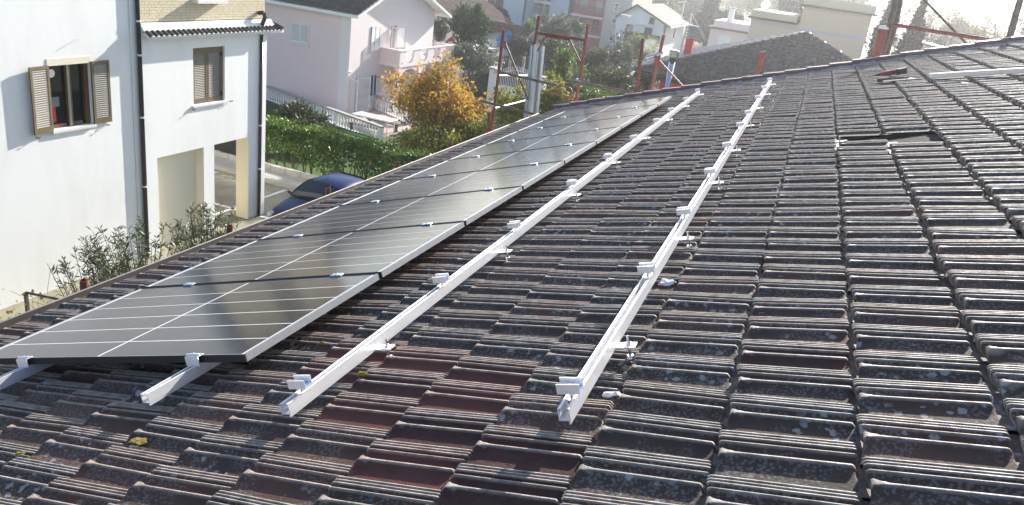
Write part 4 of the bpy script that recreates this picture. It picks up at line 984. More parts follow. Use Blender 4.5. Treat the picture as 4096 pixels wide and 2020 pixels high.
# front parapet with four round-bottomed openings
cen = [y0_ + (y1_ - y0_) * s for s in (.17, .42, .65, .88)]; ro = .50; zt = bz1; bw = MB(); sg = 10
ys = sorted([y0_] + [c + k * ro for c in cen for k in (-1, 1)] + [y1_])
yy = y0_
for c in cen:
    bw.box(bx1 - .139, bx1, yy, c - ro, bz0 + .161, zt); yy = c + ro
    for i in range(sg):
        t0, t1 = math.pi * i / sg, math.pi * (i + 1) / sg; p0 = (c - ro * math.cos(t0), zt - .04 - ro * 1.45 * math.sin(t0)); p1 = (c - ro * math.cos(t1), zt - .04 - ro * 1.45 * math.sin(t1))
        z_ = bz0 + .161; bw.prism([(bx1, p0[0], z_), (bx1, p1[0], z_), (bx1, p1[0], max(z_ + .001, p1[1])), (bx1, p0[0], max(z_ + .001, p0[1]))], (-.139, 0, 0))
bw.box(bx1 - .139, bx1, yy, y1_, bz0 + .161, zt); bw.build('balcony_parapet', M['plast_pinkpale'], ph)
MB().box(HX + .02, bx1 + .03, y0_ - .03, y0_ + .17, zt, zt + .06).box(bx1 - .17, bx1 + .03, y0_ + .171, y1_ + .03, zt, zt + .06).build('coping', M['white'], ph)
for c in cen:
    g_ = MB()
    for k in range(-4, 5): g_.tube((bx1 - .07, c + k * .10, zt - ro * 1.4), (bx1 - .07, c + k * .10, zt), .012, n=5)
    g_.build('grille', M['white'], ph)
MB().box(HX + .02, bx1, y1_ - .14, y1_, bz0 + .161, zt).build('balcony_wall', M['plast_pink'], ph)
# porch columns with arches under the balcony
for s in (.02, .36, .70, .98):
    y = y0_ + (y1_ - y0_) * s; MB().box(bx1 - .32, bx1 - .02, y - .16, y + .16, HZ, bz0 - .001).build('porch_column', M['plast_pink'], ph)
    MB().lathe((bx1 - .17, y, bz0 - .55), [(.20, 0), (.24, .06), (.24, .10), (.20, .12)], 12).build('capital', M['white'], ph)
for sa, sb in ((.02, .36), (.36, .70), (.70, .98)):
    ya, yb = y0_ + (y1_ - y0_) * sa + .16, y0_ + (y1_ - y0_) * sb - .16; m_ = (ya + yb) / 2; r_ = (yb - ya) / 2; ab = MB()
    for i in range(10):
        t0, t1 = math.pi * i / 10, math.pi * (i + 1) / 10; p0 = (m_ - r_ * math.cos(t0), bz0 - .75 + .6 * math.sin(t0)); p1 = (m_ - r_ * math.cos(t1), bz0 - .75 + .6 * math.sin(t1))
        ab.prism([(bx1 - .05, p0[0], p0[1]), (bx1 - .05, p1[0], p1[1]), (bx1 - .05, p1[0], bz0 - .001), (bx1 - .05, p0[0], bz0 - .001)], (-.22, 0, 0))
    ab.build('arch', M['plast_pink'], ph)
p_ = QX(1660, 78); MB().lathe((0, 0, 0), [(.16, 0), (.16, .1), (.1, .16)], 12).build('wall_lamp', M['white'], ph).matrix_local = Matrix.Translation(Vector((HX + .02, p_[1], p_[2])) - ph.location) @ Matrix.Rotation(rad(90), 4, 'Y')
p_ = QX(1459, 283); MB().lathe((0, 0, 0), [(.20, 0), (.24, .08), (.2, .18), (.1, .24)], 14).build('wall_lamp', M['white'], ph).matrix_local = Matrix.Translation(Vector((HX + .02, p_[1], p_[2])) - ph.location) @ Matrix.Rotation(rad(90), 4, 'Y')
p_ = QX(1386, 288); MB().box(HX + .04, HX + .30, p_[1] - .05, p_[1] + .05, p_[2] - .05, p_[2] + .05).build('camera_box', M['white'], ph)
# terrace
te = MB(); te.prism([(-27.5, HY - .9, HZ + .03), (HX + .0, HY - 2.2, HZ + .03), (-17.2, HY - 4.2, HZ + .03), (-17.9, 46, HZ + .03), (HX, 52, HZ + .03), (-27.5, HY + .2, HZ + .03)], (0, 0, -.5)); tag(te.build('terrace', M['terrace']), kind='structure')
# balustrades
balprof = [(.055, 0), (.055, .04), (.035, .07), (.065, .20), (.070, .28), (.045, .42), (.035, .52), (.05, .58), (.055, .62)]
bal_me = MB().lathe((0, 0, 0), balprof, 8).mesh('baluster', smooth=True); bal_me.materials.append(M['white'])
def balustrade(p, q, n, posts, label, mat='white'):
    p = np.array(p, float); q = np.array(q, float); root = thing('balustrade', p, label, 'balustrade', 'balustrades of the pink house terrace'); dd = (q - p); L = np.linalg.norm(dd); e = dd / L; pe = np.array([-e[1], e[0], 0]) * .10; ez_ = np.array([0, 0, 1.0])
    MB().obox((p + q) / 2 + ez_ * .05, dd / 2, pe, ez_ * .05).build('plinth', M['white'], root); MB().obox((p + q) / 2 + ez_ * .79, dd / 2, pe * 1.15, ez_ * .045).build('handrail', M['concrete'], root)
    for s in posts: MB().obox(p + dd * s + ez_ * .42, e * .14, pe * .9, ez_ * .319).build('post', M['white'], root)
    for i in range(n):
        s = (i + .5) / n
        if any(abs(s - k) * L < .22 for k in posts): continue
        o = bpy.data.objects.new('baluster', bal_me); COL.objects.link(o); o.parent = root; o.location = tuple(dd * s + ez_ * .1)
bpA = P(1064, 400, Z=HZ); bpB = P(1526, 572, Z=HZ)
balustrade(bpA, bpB, 44, (.01, .49, .64, .985), 'long white balustrade across the front of the terrace')
bpC = P(1492, 432, Z=HZ); bpD = P(1640, 500, Z=HZ)
balustrade(bpC, bpD, 16, (.02, .98), 'shorter white balustrade behind the marble table')
bpE = P(1500, 425, Z=HZ); bpF = P(1640, 385, Z=HZ)
balustrade(bpE, bpF, 20, (.02, .98), 'white balustrade beside the porch behind the orange tree')
# marble table
tb = P(1500, 468, Z=HZ + .8); tt = thing('garden_table', (tb[0], tb[1], HZ + .03), 'long pale marble table on thin legs on the terrace', 'table')
MB().box(tb[0] - 1.1, tb[0] + 1.1, tb[1] - .45, tb[1] + .45, HZ + .78, HZ + .84).build('table_top', M['marble'], tt, bevel=.01)
for sx in (-1, 1):
    for sy in (-1, 1): MB().tube((tb[0] + sx * .95, tb[1] + sy * .36, HZ + .03), (tb[0] + sx * .95, tb[1] + sy * .36, HZ + .78), .03, n=6).build('leg', M['white'], tt)
for k in range(2):
    bb = thing('garden_bench', (tb[0], tb[1] - .85 + 1.7 * k, HZ + .03), 'low brown bench %s the marble table' % ('in front of' if k == 0 else 'behind'), 'bench', 'benches at the marble table')
    MB().box(tb[0] - .9, tb[0] + .9, tb[1] - 1.0 + 1.7 * k, tb[1] - .7 + 1.7 * k, HZ + .42, HZ + .47).build('seat', M['wood'], bb)
    for sx in (-1, 1): MB().box(tb[0] + sx * .8 - .03, tb[0] + sx * .8 + .03, tb[1] - .98 + 1.7 * k, tb[1] - .72 + 1.7 * k, HZ + .03, HZ + .42).build('leg', M['iron'], bb)
# ================================================================== OTHER BUILDINGS
def wpx(root, x0, y0, x1, y1, Y, mat='glass', frame=None, name='window', proud=.02):
    """window on a wall that faces the camera at distance Y, corners in photo pixels"""
    a = P(x0, y0, Y=Y); b = P(x1, y1, Y=Y); xa, xb = sorted((a[0], b[0])); za, zb = sorted((a[2], b[2]))
    o = MB().box(xa, xb, Y - proud, Y - .004, za, zb).build(name, M[mat], root)
    if frame:
        w_ = .07; f = MB(); f.box(xa - w_, xa, Y - proud * 2, Y - .003, za - w_, zb + w_); f.box(xb, xb + w_, Y - proud * 2, Y - .003, za - w_, zb + w_); f.box(xa, xb, Y - proud * 2, Y - .0035, zb, zb + w_); f.box(xa - .1, xb + .1, Y - proud * 5, Y - .0028, za - w_ - .02, za - .001); f.build('window_frame', M[frame], o)
    return o
# --- crimson neighbour house with pyramid roof
cx, cy, hx, hy, ze, za_ = 1.25, 36.6, 5.75, 6.2, -1.95, 0.10
nh = thing('crimson_house', (cx, cy, -8), 'crimson walled house with a dark pan tile pyramid roof beyond the verge', 'house')
MB().box(cx - hx + .9, cx + hx - .9, cy - hy + .9, cy + hy - .9, -8.2, ze + .05).build('wall', M['plast_crimson'], nh)
b = MB(); A_ = (cx, cy, za_); c4 = [(cx - hx, cy - hy, ze), (cx + hx, cy - hy, ze), (cx + hx, cy + hy, ze), (cx - hx, cy + hy, ze)]
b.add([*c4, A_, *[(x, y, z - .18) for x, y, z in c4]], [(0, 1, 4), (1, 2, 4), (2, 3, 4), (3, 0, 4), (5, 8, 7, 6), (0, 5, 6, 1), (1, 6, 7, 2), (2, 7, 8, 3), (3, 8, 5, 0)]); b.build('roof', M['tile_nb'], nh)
vf = np.array([0, hy, za_ - ze]); Lf = np.linalg.norm(vf); vf /= Lf
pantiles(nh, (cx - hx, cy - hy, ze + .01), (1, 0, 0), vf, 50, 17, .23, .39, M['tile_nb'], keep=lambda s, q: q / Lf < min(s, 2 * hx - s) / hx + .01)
vl = np.array([hx, 0, za_ - ze]); Ll = np.linalg.norm(vl); vl /= Ll
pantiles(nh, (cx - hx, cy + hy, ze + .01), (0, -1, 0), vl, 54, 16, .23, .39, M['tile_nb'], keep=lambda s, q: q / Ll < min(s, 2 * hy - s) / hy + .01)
for c_ in c4[:2] + c4[3:]:
    for i in range(22):
        s = i / 22; p = np.array(c_) * (1 - s) + np.array(A_) * s; q = np.array(c_) * (1 - s - .055) + np.array(A_) * (s + .055)
        MB().tube(p + [0, 0, .10], q + [0, 0, .085], .10, .085, n=8).build('hip_tile', M['tile_nb'], nh)
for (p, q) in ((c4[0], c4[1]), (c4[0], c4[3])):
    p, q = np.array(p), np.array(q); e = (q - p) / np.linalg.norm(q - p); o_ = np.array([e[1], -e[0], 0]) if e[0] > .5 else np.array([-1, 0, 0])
    MB().tube(p + o_ * .08 - [0, 0, .10], q + o_ * .08 - [0, 0, .10], .075, n=8).build('gutter', M['pipe'] if e[0] > .5 else M['alu'], nh)  # left run in bright metal: its sunlit edge put into the material
ch = P(2752, 205, Y=34.2); zc0, zc1 = ch[2] - .35, P(2766, 156, Y=34.2)[2]
MB().box(ch[0] - .155, ch[0] + .155, 34.05, 34.35, zc0 - .5, zc1).build('chimney', M['plast_crimson'], nh); chm = MB()
for i in range(4):
    z = zc1 + .005 + i * .125; chm.lathe((ch[0], 34.2, z), [(.22, 0), (.25, .04), (.20, .08), (.13, .12)], 4)
MB_ = chm.build('chimney_pot', M['concrete'], nh); MB().box(ch[0] - .19, ch[0] + .19, 34.01, 34.39, zc1 + .50, zc1 + .55).build('chimney_cap', M['concrete'], nh)
fx = P(2672, 330, Y=30.2)[0]; fz1 = P(2690, 215, Y=30.2)[2]
MB().tube((fx, 30.2, -7.8), (fx, 30.2, fz1 - .25), .115, n=14).build('flue_pipe', M['steel'], nh, smooth=True)
MB().lathe((fx, 30.2, fz1 - .28), [(.10, 0), (.145, .02), (.145, .10), (.10, .12)], 14).build('flue_collar', M['iron'], nh); MB().lathe((fx, 30.2, fz1 - .15), [(.15, 0), (.19, .03), (.19, .26), (.16, .30)], 14).build('flue_cowl', M['steel'], nh)
# --- pale yellow block
Y0 = 52
yl = thing('yellow_building', (1, Y0 + 4, -8), 'pale yellow plain walled building with flat roof behind the neighbour roof', 'building')
xa = P(2995, 120, Y=Y0)[0]; xb = P(3200, 80, Y=Y0)[0]; xc = P(3470, 130, Y=Y0)[0]; zl = P(3010, 72, Y=Y0)[2]; zh = P(3205, 22, Y=Y0)[2]
MB().box(xb + .02, xc, Y0, Y0 + 9, -8.5, zh).build('tall_wall', M['plast_yellow'], yl); MB().box(xa, xb + .018, Y0 + .02, Y0 + 8, -8.5, zl).build('low_wall', M['plast_yellow'], yl)
MB().box(xb - .15, xc + .25, Y0 - .30, Y0 + 9.2, zh, zh + .10).build('cornice', M['tile_brown'], yl); MB().box(xb - .02, xc + .1, Y0 - .12, Y0 + 9, zh + .101, zh + .55).build('parapet', M['plast_yellow'], yl)
MB().box(xa - .2, xb - .151, Y0 - .28, Y0 + 8.2, zl, zl + .10).build('cornice', M['tile_brown'], yl); MB().box(xa - .05, xb - .16, Y0 - .12, Y0 + 8, zl + .101, zl + .50).build('parapet', M['plast_yellow'], yl)
zb_ = P(3300, 130, Y=Y0)[2]; MB().box(xa + .01, xc - .01, Y0 - .012, Y0 - .004, zb_ - .12, zb_ + .02).build('shade_line', M['plast_blue_shadow'], yl)  # flat bluish band stands in for a line of shade on the wall
dp = P(3058, 45, Y=53); ds = thing('satellite_dish', (dp[0], 53, zl + .1), 'pale satellite dish on the lower roof of the yellow building', 'dish')
dm = MB(); prof = [(r_ * .036, (r_ * .036) ** 2 * .7) for r_ in range(1, 10)]; dm.lathe((0, 0, 0), prof + prof[::-1][1:], 18)
o = link('dish', dm.mesh('dish', smooth=True), M['white'], ds); o.location = (0, 0, .75); o.rotation_euler = (rad(70), 0, rad(-20)); link('mast', MB().tube((0, .12, 0), (0, .1, .8), .025).mesh('mast'), M['zinc'], ds)
# --- low pink building
Y0 = 75; pb2 = thing('low_pink_building', (-5.5, Y0 + 4, -9), 'low dusty pink building with flat roof and white chimney', 'building')
xa = P(2835, 150, Y=Y0)[0]; xc = P(3005, 150, Y=Y0)[0]; zt = P(2845, 112, Y=Y0)[2]
MB().box(xa, xc, Y0, Y0 + 8, -9.5, zt).build('wall', M['plast_pink'], pb2); MB().box(xa - .3, xc, Y0 - .35, Y0 + 8, zt, zt + .14).build('cornice', M['tile_brown'], pb2); MB().box(xa + .2, xc, Y0 - .05, Y0 + 8, zt + .141, zt + .75).build('parapet', M['plast_pink'], pb2)
wpx(pb2, 2878, 145, 2912, 178, Y0, 'white', 'white'); c_ = P(2915, 100, Y=76); MB().box(c_[0] - .25, c_[0] + .25, 76, 76.5, zt + .3, zt + 1.9).build('chimney', M['white'], pb2); MB().box(c_[0] - .3, c_[0] + .3, 75.95, 76.55, zt + 1.901, zt + 1.98).build('chimney_cap', M['concrete'], pb2)
# --- white house with grey roof
Y0 = 80; wg = thing('grey_roofed_house', (-14, Y0 + 6, -9.3), 'white gabled house with grey roof and dark balcony screen', 'house')
L0 = P(2482, 62, Y=Y0); A0 = P(2552, 24, Y=Y0); R0 = P(2657, 96, Y=Y0); yb = 93
b = MB(); b.prism([(L0[0] - .3, Y0, -9.8), (R0[0], Y0, -9.8), (R0[0], Y0, R0[2]), (A0[0], Y0, A0[2]), (L0[0] - .3, Y0, L0[2])], (0, yb - Y0, 0)); b.build('wall', M['plast_white'], wg)
for (p, q, e) in ((A0, R0, .8), (A0, L0, .5)):
    d_ = (q - p) / np.linalg.norm(q - p); q2 = q + d_ * e; r_ = MB(); r_.prism([(p[0], Y0 - .5, p[2] + .03), (q2[0], Y0 - .5, q2[2] + .03), (q2[0], Y0 - .5, q2[2] + .21), (p[0], Y0 - .5, p[2] + .21)], (0, yb - Y0 + 1.0, 0)); r_.build('roof', M['plast_grey'] if False else M['asphalt'], wg)
    if e == .8: MB().box(q2[0] - .02, q2[0] + .10, Y0 - .52, yb + .5, q2[2] + .02, q2[2] + .16).build('gutter', M['white'], wg)
bz = P(2560, 150, Y=Y0 - 1)[2]
x0 = P(2488, 150, Y=Y0 - 1)[0]; x1 = P(2640, 160, Y=Y0 - 1)[0]
MB().box(x0, x1, Y0 - 1.3, Y0 - .01, bz - .75, bz - .55).build('balcony_slab', M['white'], wg); MB().box(x0, x1, Y0 - 1.3, Y0 - 1.24, bz - .549, bz + .45).build('balcony_screen', M['cloth_dark'], wg)
wpx(wg, 2580, 108, 2606, 142, Y0, 'glass', 'white'); wpx(wg, 2505, 95, 2530, 130, Y0, 'slat', 'white'); wpx(wg, 2602, 72, 2614, 95, Y0, 'glass', 'shutter')
MB().box(P(2545, 90, Y=Y0)[0], P(2620, 105, Y=Y0)[0], Y0 - .6, Y0 - .01, P(2580, 100, Y=Y0)[2] - .03, P(2580, 100, Y=Y0)[2] + .04).build('awning', M['white'], wg)
pw = P(2697, 130, X=R0[0]); MB().box(R0[0] + .003, R0[0] + .03, pw[1] - .3, pw[1] + .3, pw[2] - .55, pw[2] + .55).build('window', M['glass'], wg)
MB().tube((R0[0] + .15, Y0 + .1, -9.6), (R0[0] + .15, Y0 + .1, R0[2] - .1), .06).build('downpipe', M['pipe'], wg)
# --- apartment blocks
Y0 = 82; ba = thing('blue_white_apartment', (-32, Y0 + 5, -9.3), 'pale blue-white apartment wall with brown shutters behind the conifer', 'building')
xa = P(1885, 30, Y=Y0)[0]; xb = P(2098, 50, Y=Y0)[0]
MB().box(xa, xb, Y0, Y0 + 12, -10, 3).build('wall', M['plast_blue_shadow'], ba); MB().box(xb - .1, xb + .06, Y0 - .12, Y0 - .002, -10, 2.9).build('downpipe', M['pipe'], ba)
for (x0, x1) in ((1906, 1921), (1923, 1938), (1950, 1965), (1968, 1977)): wpx(ba, x0, -8, x1, 18 if x0 < 1945 else 22, Y0, 'plast_red', None, 'shutter')
wpx(ba, 1938, -8, 1949, 20, Y0, 'white', None, 'window'); wpx(ba, 1984, -6, 2010, 42, Y0, 'wood', None, 'balcony_door', .05)
bb_ = P(1975, 32, Y=Y0 - 1); MB().box(P(1932, 30, Y=Y0 - 1)[0], P(1990, 30, Y=Y0 - 1)[0], Y0 - 1.1, Y0 - .01, bb_[2] - .5, bb_[2] - .35).build('balcony_slab', M['plast_grey'], ba)
g = MB(); x0 = P(1932, 30, Y=Y0 - 1)[0]; x1 = P(1990, 30, Y=Y0 - 1)[0]
for i in range(14): g.tube((x0 + (x1 - x0) * i / 13, Y0 - 1.05, bb_[2] - .35), (x0 + (x1 - x0) * i / 13, Y0 - 1.05, bb_[2] + .55), .02, n=4)
g.tube((x0, Y0 - 1.05, bb_[2] + .55), (x1, Y0 - 1.05, bb_[2] + .55), .03, n=4); g.build('railing', M['iron'], ba)
Y0 = 86; bb2 = thing('balcony_apartment', (-27, Y0 + 5, -9.3), 'grey-blue apartment block with stacked white balconies', 'building')
xa = P(2100, 30, Y=Y0)[0]; xm = P(2212, 30, Y=Y0)[0]; xb = P(2287, 30, Y=Y0)[0]
MB().box(xm, xb, Y0 - 1.2, Y0 + 10, -10, 3).build('wall', M['plast_blue_shadow'], bb2); MB().box(xa, xm - .002, Y0, Y0 + 9.9, -10, 3).build('recess_wall', M['plast_grey'], bb2)
for i, (py, h_) in enumerate(((60, 1.0), (2, 1.0), (-45, 1.0))):
    zz = P(2150, py, Y=Y0 - .7)[2]; MB().box(xa, xm - .003, Y0 - 1.3, Y0 - .003, zz - .22, zz - .02).build('balcony_slab', M['white'], bb2)
    MB().box(xa, xm - .004, Y0 - 1.3, Y0 - 1.22, zz - .019, zz + .12).build('kerb', M['plast_grey'], bb2); r_ = MB()
    for k in range(20): x = xa + (xm - xa) * (k + .3) / 20; r_.tube((x, Y0 - 1.26, zz + .12), (x, Y0 - 1.26, zz + .95), .02, n=4)
    r_.tube((xa, Y0 - 1.26, zz + .95), (xm - .01, Y0 - 1.26, zz + .95), .03, n=4); r_.build('railing', M['white'], bb2)
    for s in (.2, .55, .82): MB().box(xa + (xm - xa) * s - .28, xa + (xm - xa) * s + .28, Y0 - .03, Y0 - .004, zz, zz + 2.0).build('balcony_door', M['wood'] if s > .5 else M['glass'], bb2)
wpx(bb2, 2104, 75, 2140, 86, Y0, 'plast_red', None, 'red_panel')
Y0 = 84; bc = thing('red_fronted_apartment', (-21, Y0 + 5, -9.3), 'apartment block with red recessed front and beige side', 'building')
xa = P(2291, 30, Y=Y0)[0]; xm = P(2412, 100, Y=Y0)[0]; xb = P(2520, 80, Y=Y0)[0]
MB().box(xa, xm, Y0 + .4, Y0 + 10, -10, 3).build('front_wall', M['plast_red'], bc); MB().box(xm + .002, xb, Y0 - .3, Y0 + 10, -10, 3).build('side_wall', M['plast_beige'], bc)
for py in (62, 138): 
    zz = P(2350, py, Y=Y0 - .3)[2]; MB().box(xa, xm, Y0 - .75, Y0 + .39, zz - .2, zz).build('balcony_slab', M['plast_pink'], bc); r_ = MB()
    for k in range(26): x = xa + (xm - xa) * (k + .5) / 26; r_.tube((x, Y0 - .7, zz), (x, Y0 - .7, zz + .95), .015, n=4)
    r_.tube((xa, Y0 - .7, zz + .95), (xm, Y0 - .7, zz + .95), .025, n=4); r_.build('railing', M['iron'], bc)
for (x0, y0, x1, y1) in ((2316, 68, 2338, 102), (2372, 78, 2392, 124), (2325, -5, 2348, 32), (2388, 5, 2405, 52)): wpx(bc, x0, y0, x1, y1, Y0 + .4, 'glass' if y0 > 50 else 'slat', None)
for (x0, y0, x1, y1) in ((2462, 14, 2472, 45), (2452, 74, 2462, 96), (2440, 143, 2450, 162)): wpx(bc, x0, y0, x1, y1, Y0 - .3, 'glass', 'white')
# --- left house with brown roof, chimney
Y0 = 58; lh = thing('brown_roofed_house', (-25, Y0 + 4, -8.2), 'low white house with brown tile roof behind the conifer', 'house')
A0 = P(1742, 40, Y=Y0); E0 = P(1812, 100, Y=Y0); xl = A0[0] - 3.5
b = MB(); b.prism([(xl, Y0, -8.5), (E0[0], Y0, -8.5), (E0[0], Y0, E0[2] - .1), (A0[0], Y0, A0[2] - .12), (xl, Y0, -4.2)], (0, 12, 0)); b.build('wall', M['plast_white'], lh)
d_ = (E0 - A0) / np.linalg.norm(E0 - A0); E1 = E0 + d_ * 1.2
b = MB(); b.prism([(A0[0], Y0 - .5, A0[2] - .08), (E1[0], Y0 - .5, E1[2] - .08), (E1[0], Y0 - .5, E1[2] + .08), (A0[0], Y0 - .5, A0[2] + .08)], (0, 13, 0)); b.build('roof', M['tile_brown'], lh)
b = MB(); b.prism([(A0[0], Y0 - .5, A0[2] - .08), (A0[0], Y0 - .5, A0[2] + .08), (xl - .5, Y0 - .5, -3.95), (xl - .5, Y0 - .5, -4.1)], (0, 13, 0)); b.build('roof', M['tile_brown'], lh)
pantiles(lh, (E1[0], Y0 - .5, E1[2] + .06), (0, 1, 0), (A0 - E1) / np.linalg.norm(A0 - E1) * np.array([1, 0, 1]) / np.linalg.norm(((A0 - E1) / np.linalg.norm(A0 - E1)) * np.array([1, 0, 1])), 58, 10, .22, .42, M['tile_brown'], .07)
c_ = P(1858, 38, Y=62); MB().box(c_[0] - .35, c_[0] + .35, 61.7, 62.3, c_[2] - 1.2, c_[2] - .1).build('chimney', M['plast_red'], lh); MB().prism([(c_[0] - .5, 61.5, c_[2] - .1), (c_[0] + .5, 61.5, c_[2] - .1), (c_[0], 61.5, c_[2] + .35)], (0, 1.0, 0)).build('chimney_hood', M['tile_brown'], lh)
wpx(lh, 1750, 118, 1768, 140, Y0, 'plast_red', None)
# --- tiled shed roof (open pergola)
Y0 = 62; st_ = thing('tiled_pergola', (-22, Y0 + 1, -8.2), 'long open pergola with brown pan tile roof', 'pergola')
r0 = P(1955, 80, Y=Y0 + 2); r1 = P(2146, 117, Y=Y0 + 2); e0 = P(1955, 120, Y=Y0); e1 = P(2116, 143, Y=Y0)
ezm = (e0[2] + e1[2]) / 2; rzm = (r0[2] + r1[2]) / 2
x0, x1 = min(r0[0], e0[0]) - 1.0, max(r1[0], e1[0])
b = MB(); b.prism([(x0, Y0, ezm), (x0, Y0 + 2, rzm), (x0, Y0 + 4, ezm), (x0, Y0 + 4, ezm - .12), (x0, Y0 + 2, rzm - .12), (x0, Y0, ezm - .12)], (x1 - x0, 0, 0)); b.build('roof', M['tile_brown'], st_)
vv_ = np.array([0, 2, rzm - ezm]); Lv = np.linalg.norm(vv_); pantiles(st_, (x0, Y0, ezm), (1, 0, 0), vv_ / Lv, int((x1 - x0) / .24), int(Lv / .4), .24, .4, M['tile_brown'])
for x in np.linspace(x0 + .4, x1 - .3, 5): MB().box(x - .1, x + .1, Y0 + .3, Y0 + .5, -8.4, ezm - .1).build('post', M['concrete'], st_)
# --- small white outbuilding with rails, wendy house, blue tarp
Y0 = 56; ob = thing('white_outbuilding', (-22, Y0 + 1, -8.2), 'small white outbuilding with white terrace rails under the conifer', 'outbuilding')
a = P(1938, 192, Y=Y0); c_ = P(1988, 232, Y=Y0); MB().box(a[0], c_[0] - .15, Y0, Y0 + 1.0, -8.3, a[2]).build('wall', M['plast_grey'], ob); wpx(ob, 1953, 200, 1970, 214, Y0, 'dark', 'white')
for k in range(3):
    p = P(1825, 182 + k * 9, Y=Y0 + .2); q = P(1995, 158 + k * 9, Y=Y0 + 3.0); MB().tube(p, q, .03, n=6).build('rail', M['white'], ob)
for s in (0, .25, .5, .75, 1): p = P(1825, 200, Y=Y0 + .2) * (1 - s) + P(1995, 176, Y=Y0 + 3) * s; MB().tube(p - [0, 0, .5], p + [0, 0, .5], .03, n=6).build('rail_post', M['white'], ob)
p = P(1818, 172, Y=54); wd_ = thing('play_house', (p[0], 54, -8), 'small white play house with red roof edge beside the conifer', 'play house'); MB().box(p[0] - .55, p[0] + .55, 54, 55, -8.2, p[2] + .05).build('wall', M['white'], wd_); MB().prism([(p[0] - .75, 53.9, p[2]), (p[0], 53.9, p[2] + .65), (p[0] + .75, 53.9, p[2]), (p[0] + .68, 53.9, p[2] - .1), (p[0], 53.9, p[2] + .48), (p[0] - .68, 53.9, p[2] - .1)], (0, 1.3, 0)).build('roof', plain('play_house_red', (.45, .06, .09), .5), wd_); MB().box(p[0] - .15, p[0] + .12, 53.985, 53.998, p[2] - .6, p[2] + .05).build('opening', M['dark'], wd_)
p = P(2025, 168, Y=57); bm = bmesh.new(); bmesh.ops.create_icosphere(bm, subdivisions=3, radius=1)
for v_ in bm.verts: k = 1 + .25 * math.sin(v_.co.x * 5 + v_.co.z * 7) * math.cos(v_.co.y * 6); v_.co = Vector((v_.co.x * .75 * k, v_.co.y * .6, max(-.5, v_.co.z) * .7 * k))
me = bpy.data.meshes.new('tarpaulin'); bm.to_mesh(me); bm.free(); o = link('tarpaulin', me, plain('blue_tarpaulin', (.06, .20, .42), .5, var=.3), None, (p[0], 57, p[2])); tag(o, 'bright blue tarpaulin over a heap left of the steel sheets', 'tarpaulin')
# --- houses at the far right
Y0 = 62; rh = thing('white_gable_house', (3, Y0 + 3, -8), 'hazy white wall with sloping roof edge beyond the verge at right', 'house'); a = P(3648, 168, Y=Y0); c_ = P(3745, 195, Y=Y0); MB().prism([(a[0], Y0, -8.5), (c_[0] + 1, Y0, -8.5), (c_[0] + 1, Y0, c_[2] - .1), (a[0], Y0, a[2])], (0, 6, 0)).build('wall', M['plast_blue_shadow'], rh); MB().prism([(a[0] - .2, Y0 - .2, a[2] + .02), (c_[0] + 1.2, Y0 - .2, c_[2] - .12), (c_[0] + 1.2, Y0 - .2, c_[2] + .06), (a[0] - .2, Y0 - .2, a[2] + .2)], (0, 6.5, 0)).build('roof', M['tile_far'], rh)  # white wall, its haze tint put into the blue render
Y0 = 70; r2 = thing('grey_gable_house', (6, Y0 + 3, -8), 'small grey gabled house beyond the verge at right', 'house'); a = P(3755, 165, Y=Y0); m_ = P(3800, 152, Y=Y0); c_ = P(3845, 178, Y=Y0)
MB().prism([(a[0], Y0, -8.5), (c_[0], Y0, -8.5), (c_[0], Y0, c_[2]), (m_[0], Y0, m_[2]), (a[0], Y0, a[2])], (0, 6, 0)).build('wall', M['plast_grey'], r2)
for (p, q) in ((m_, c_), (m_, a)): d_ = (q - p) / np.linalg.norm(q - p); q = q + d_ * .4; MB().prism([(p[0], Y0 - .3, p[2] + .02), (q[0], Y0 - .3, q[2] + .02), (q[0], Y0 - .3, q[2] + .2), (p[0], Y0 - .3, p[2] + .2)], (0, 6.5, 0)).build('roof', M['plast_grey'], r2)
Y0 = 110; fy = thing('far_yellow_house', (-42, Y0 + 4, -9), 'yellow house far behind the brown roofed house, at the top edge', 'house'); a = P(1800, 0, Y=Y0); c_ = P(1895, 40, Y=Y0); MB().box(a[0], c_[0], Y0, Y0 + 8, -11, 4).build('wall', plaster('bright_yellow_render', (.72, .62, .25), (.6, .5, .25), .2), fy); wpx(fy, 1835, -5, 1848, 8, Y0, 'glass', 'white'); wpx(fy, 1802, -2, 1812, 14, Y0, 'plast_beige', None)
# --- gate and wall
Y0 = 47; gt_ = thing('driveway_gate', P(2050, 370, Y=Y0), 'white arched driveway gate with pointed bars behind the scaffold', 'gate')
g0 = P(1992, 340, Y=Y0); g1 = P(2105, 365, Y=Y0); zb = g1[2] - .55; L = g1[0] - g0[0] + .6; b = MB(); n = 22
for i in range(n + 1):
    s = i / n; x = g0[0] + L * s; zt = zb + 1.45 + .45 * math.sin(math.pi * s); b.tube((x, Y0, zb + .55), (x, Y0, zt), .022, n=5); b.tube((x, Y0, zt), (x, Y0, zt + .14), .035, .002, n=5)
b.build('bars', M['white'], gt_)
b = MB(); b.box(g0[0] - .02, g0[0] + L + .02, Y0 + .03, Y0 + .06, zb, zb + .62); b.build('panel', M['white'], gt_)
for k in (.62, 1.3):
    b = MB()
    for i in range(n): s0, s1 = i / n, (i + 1) / n; f_ = (0 if k < 1 else .42); b.tube((g0[0] + L * s0, Y0 - .02, zb + k + f_ * math.sin(math.pi * s0)), (g0[0] + L * s1, Y0 - .02, zb + k + f_ * math.sin(math.pi * s1)), .03, n=5)
    b.build('cross_rail', M['white'], gt_)
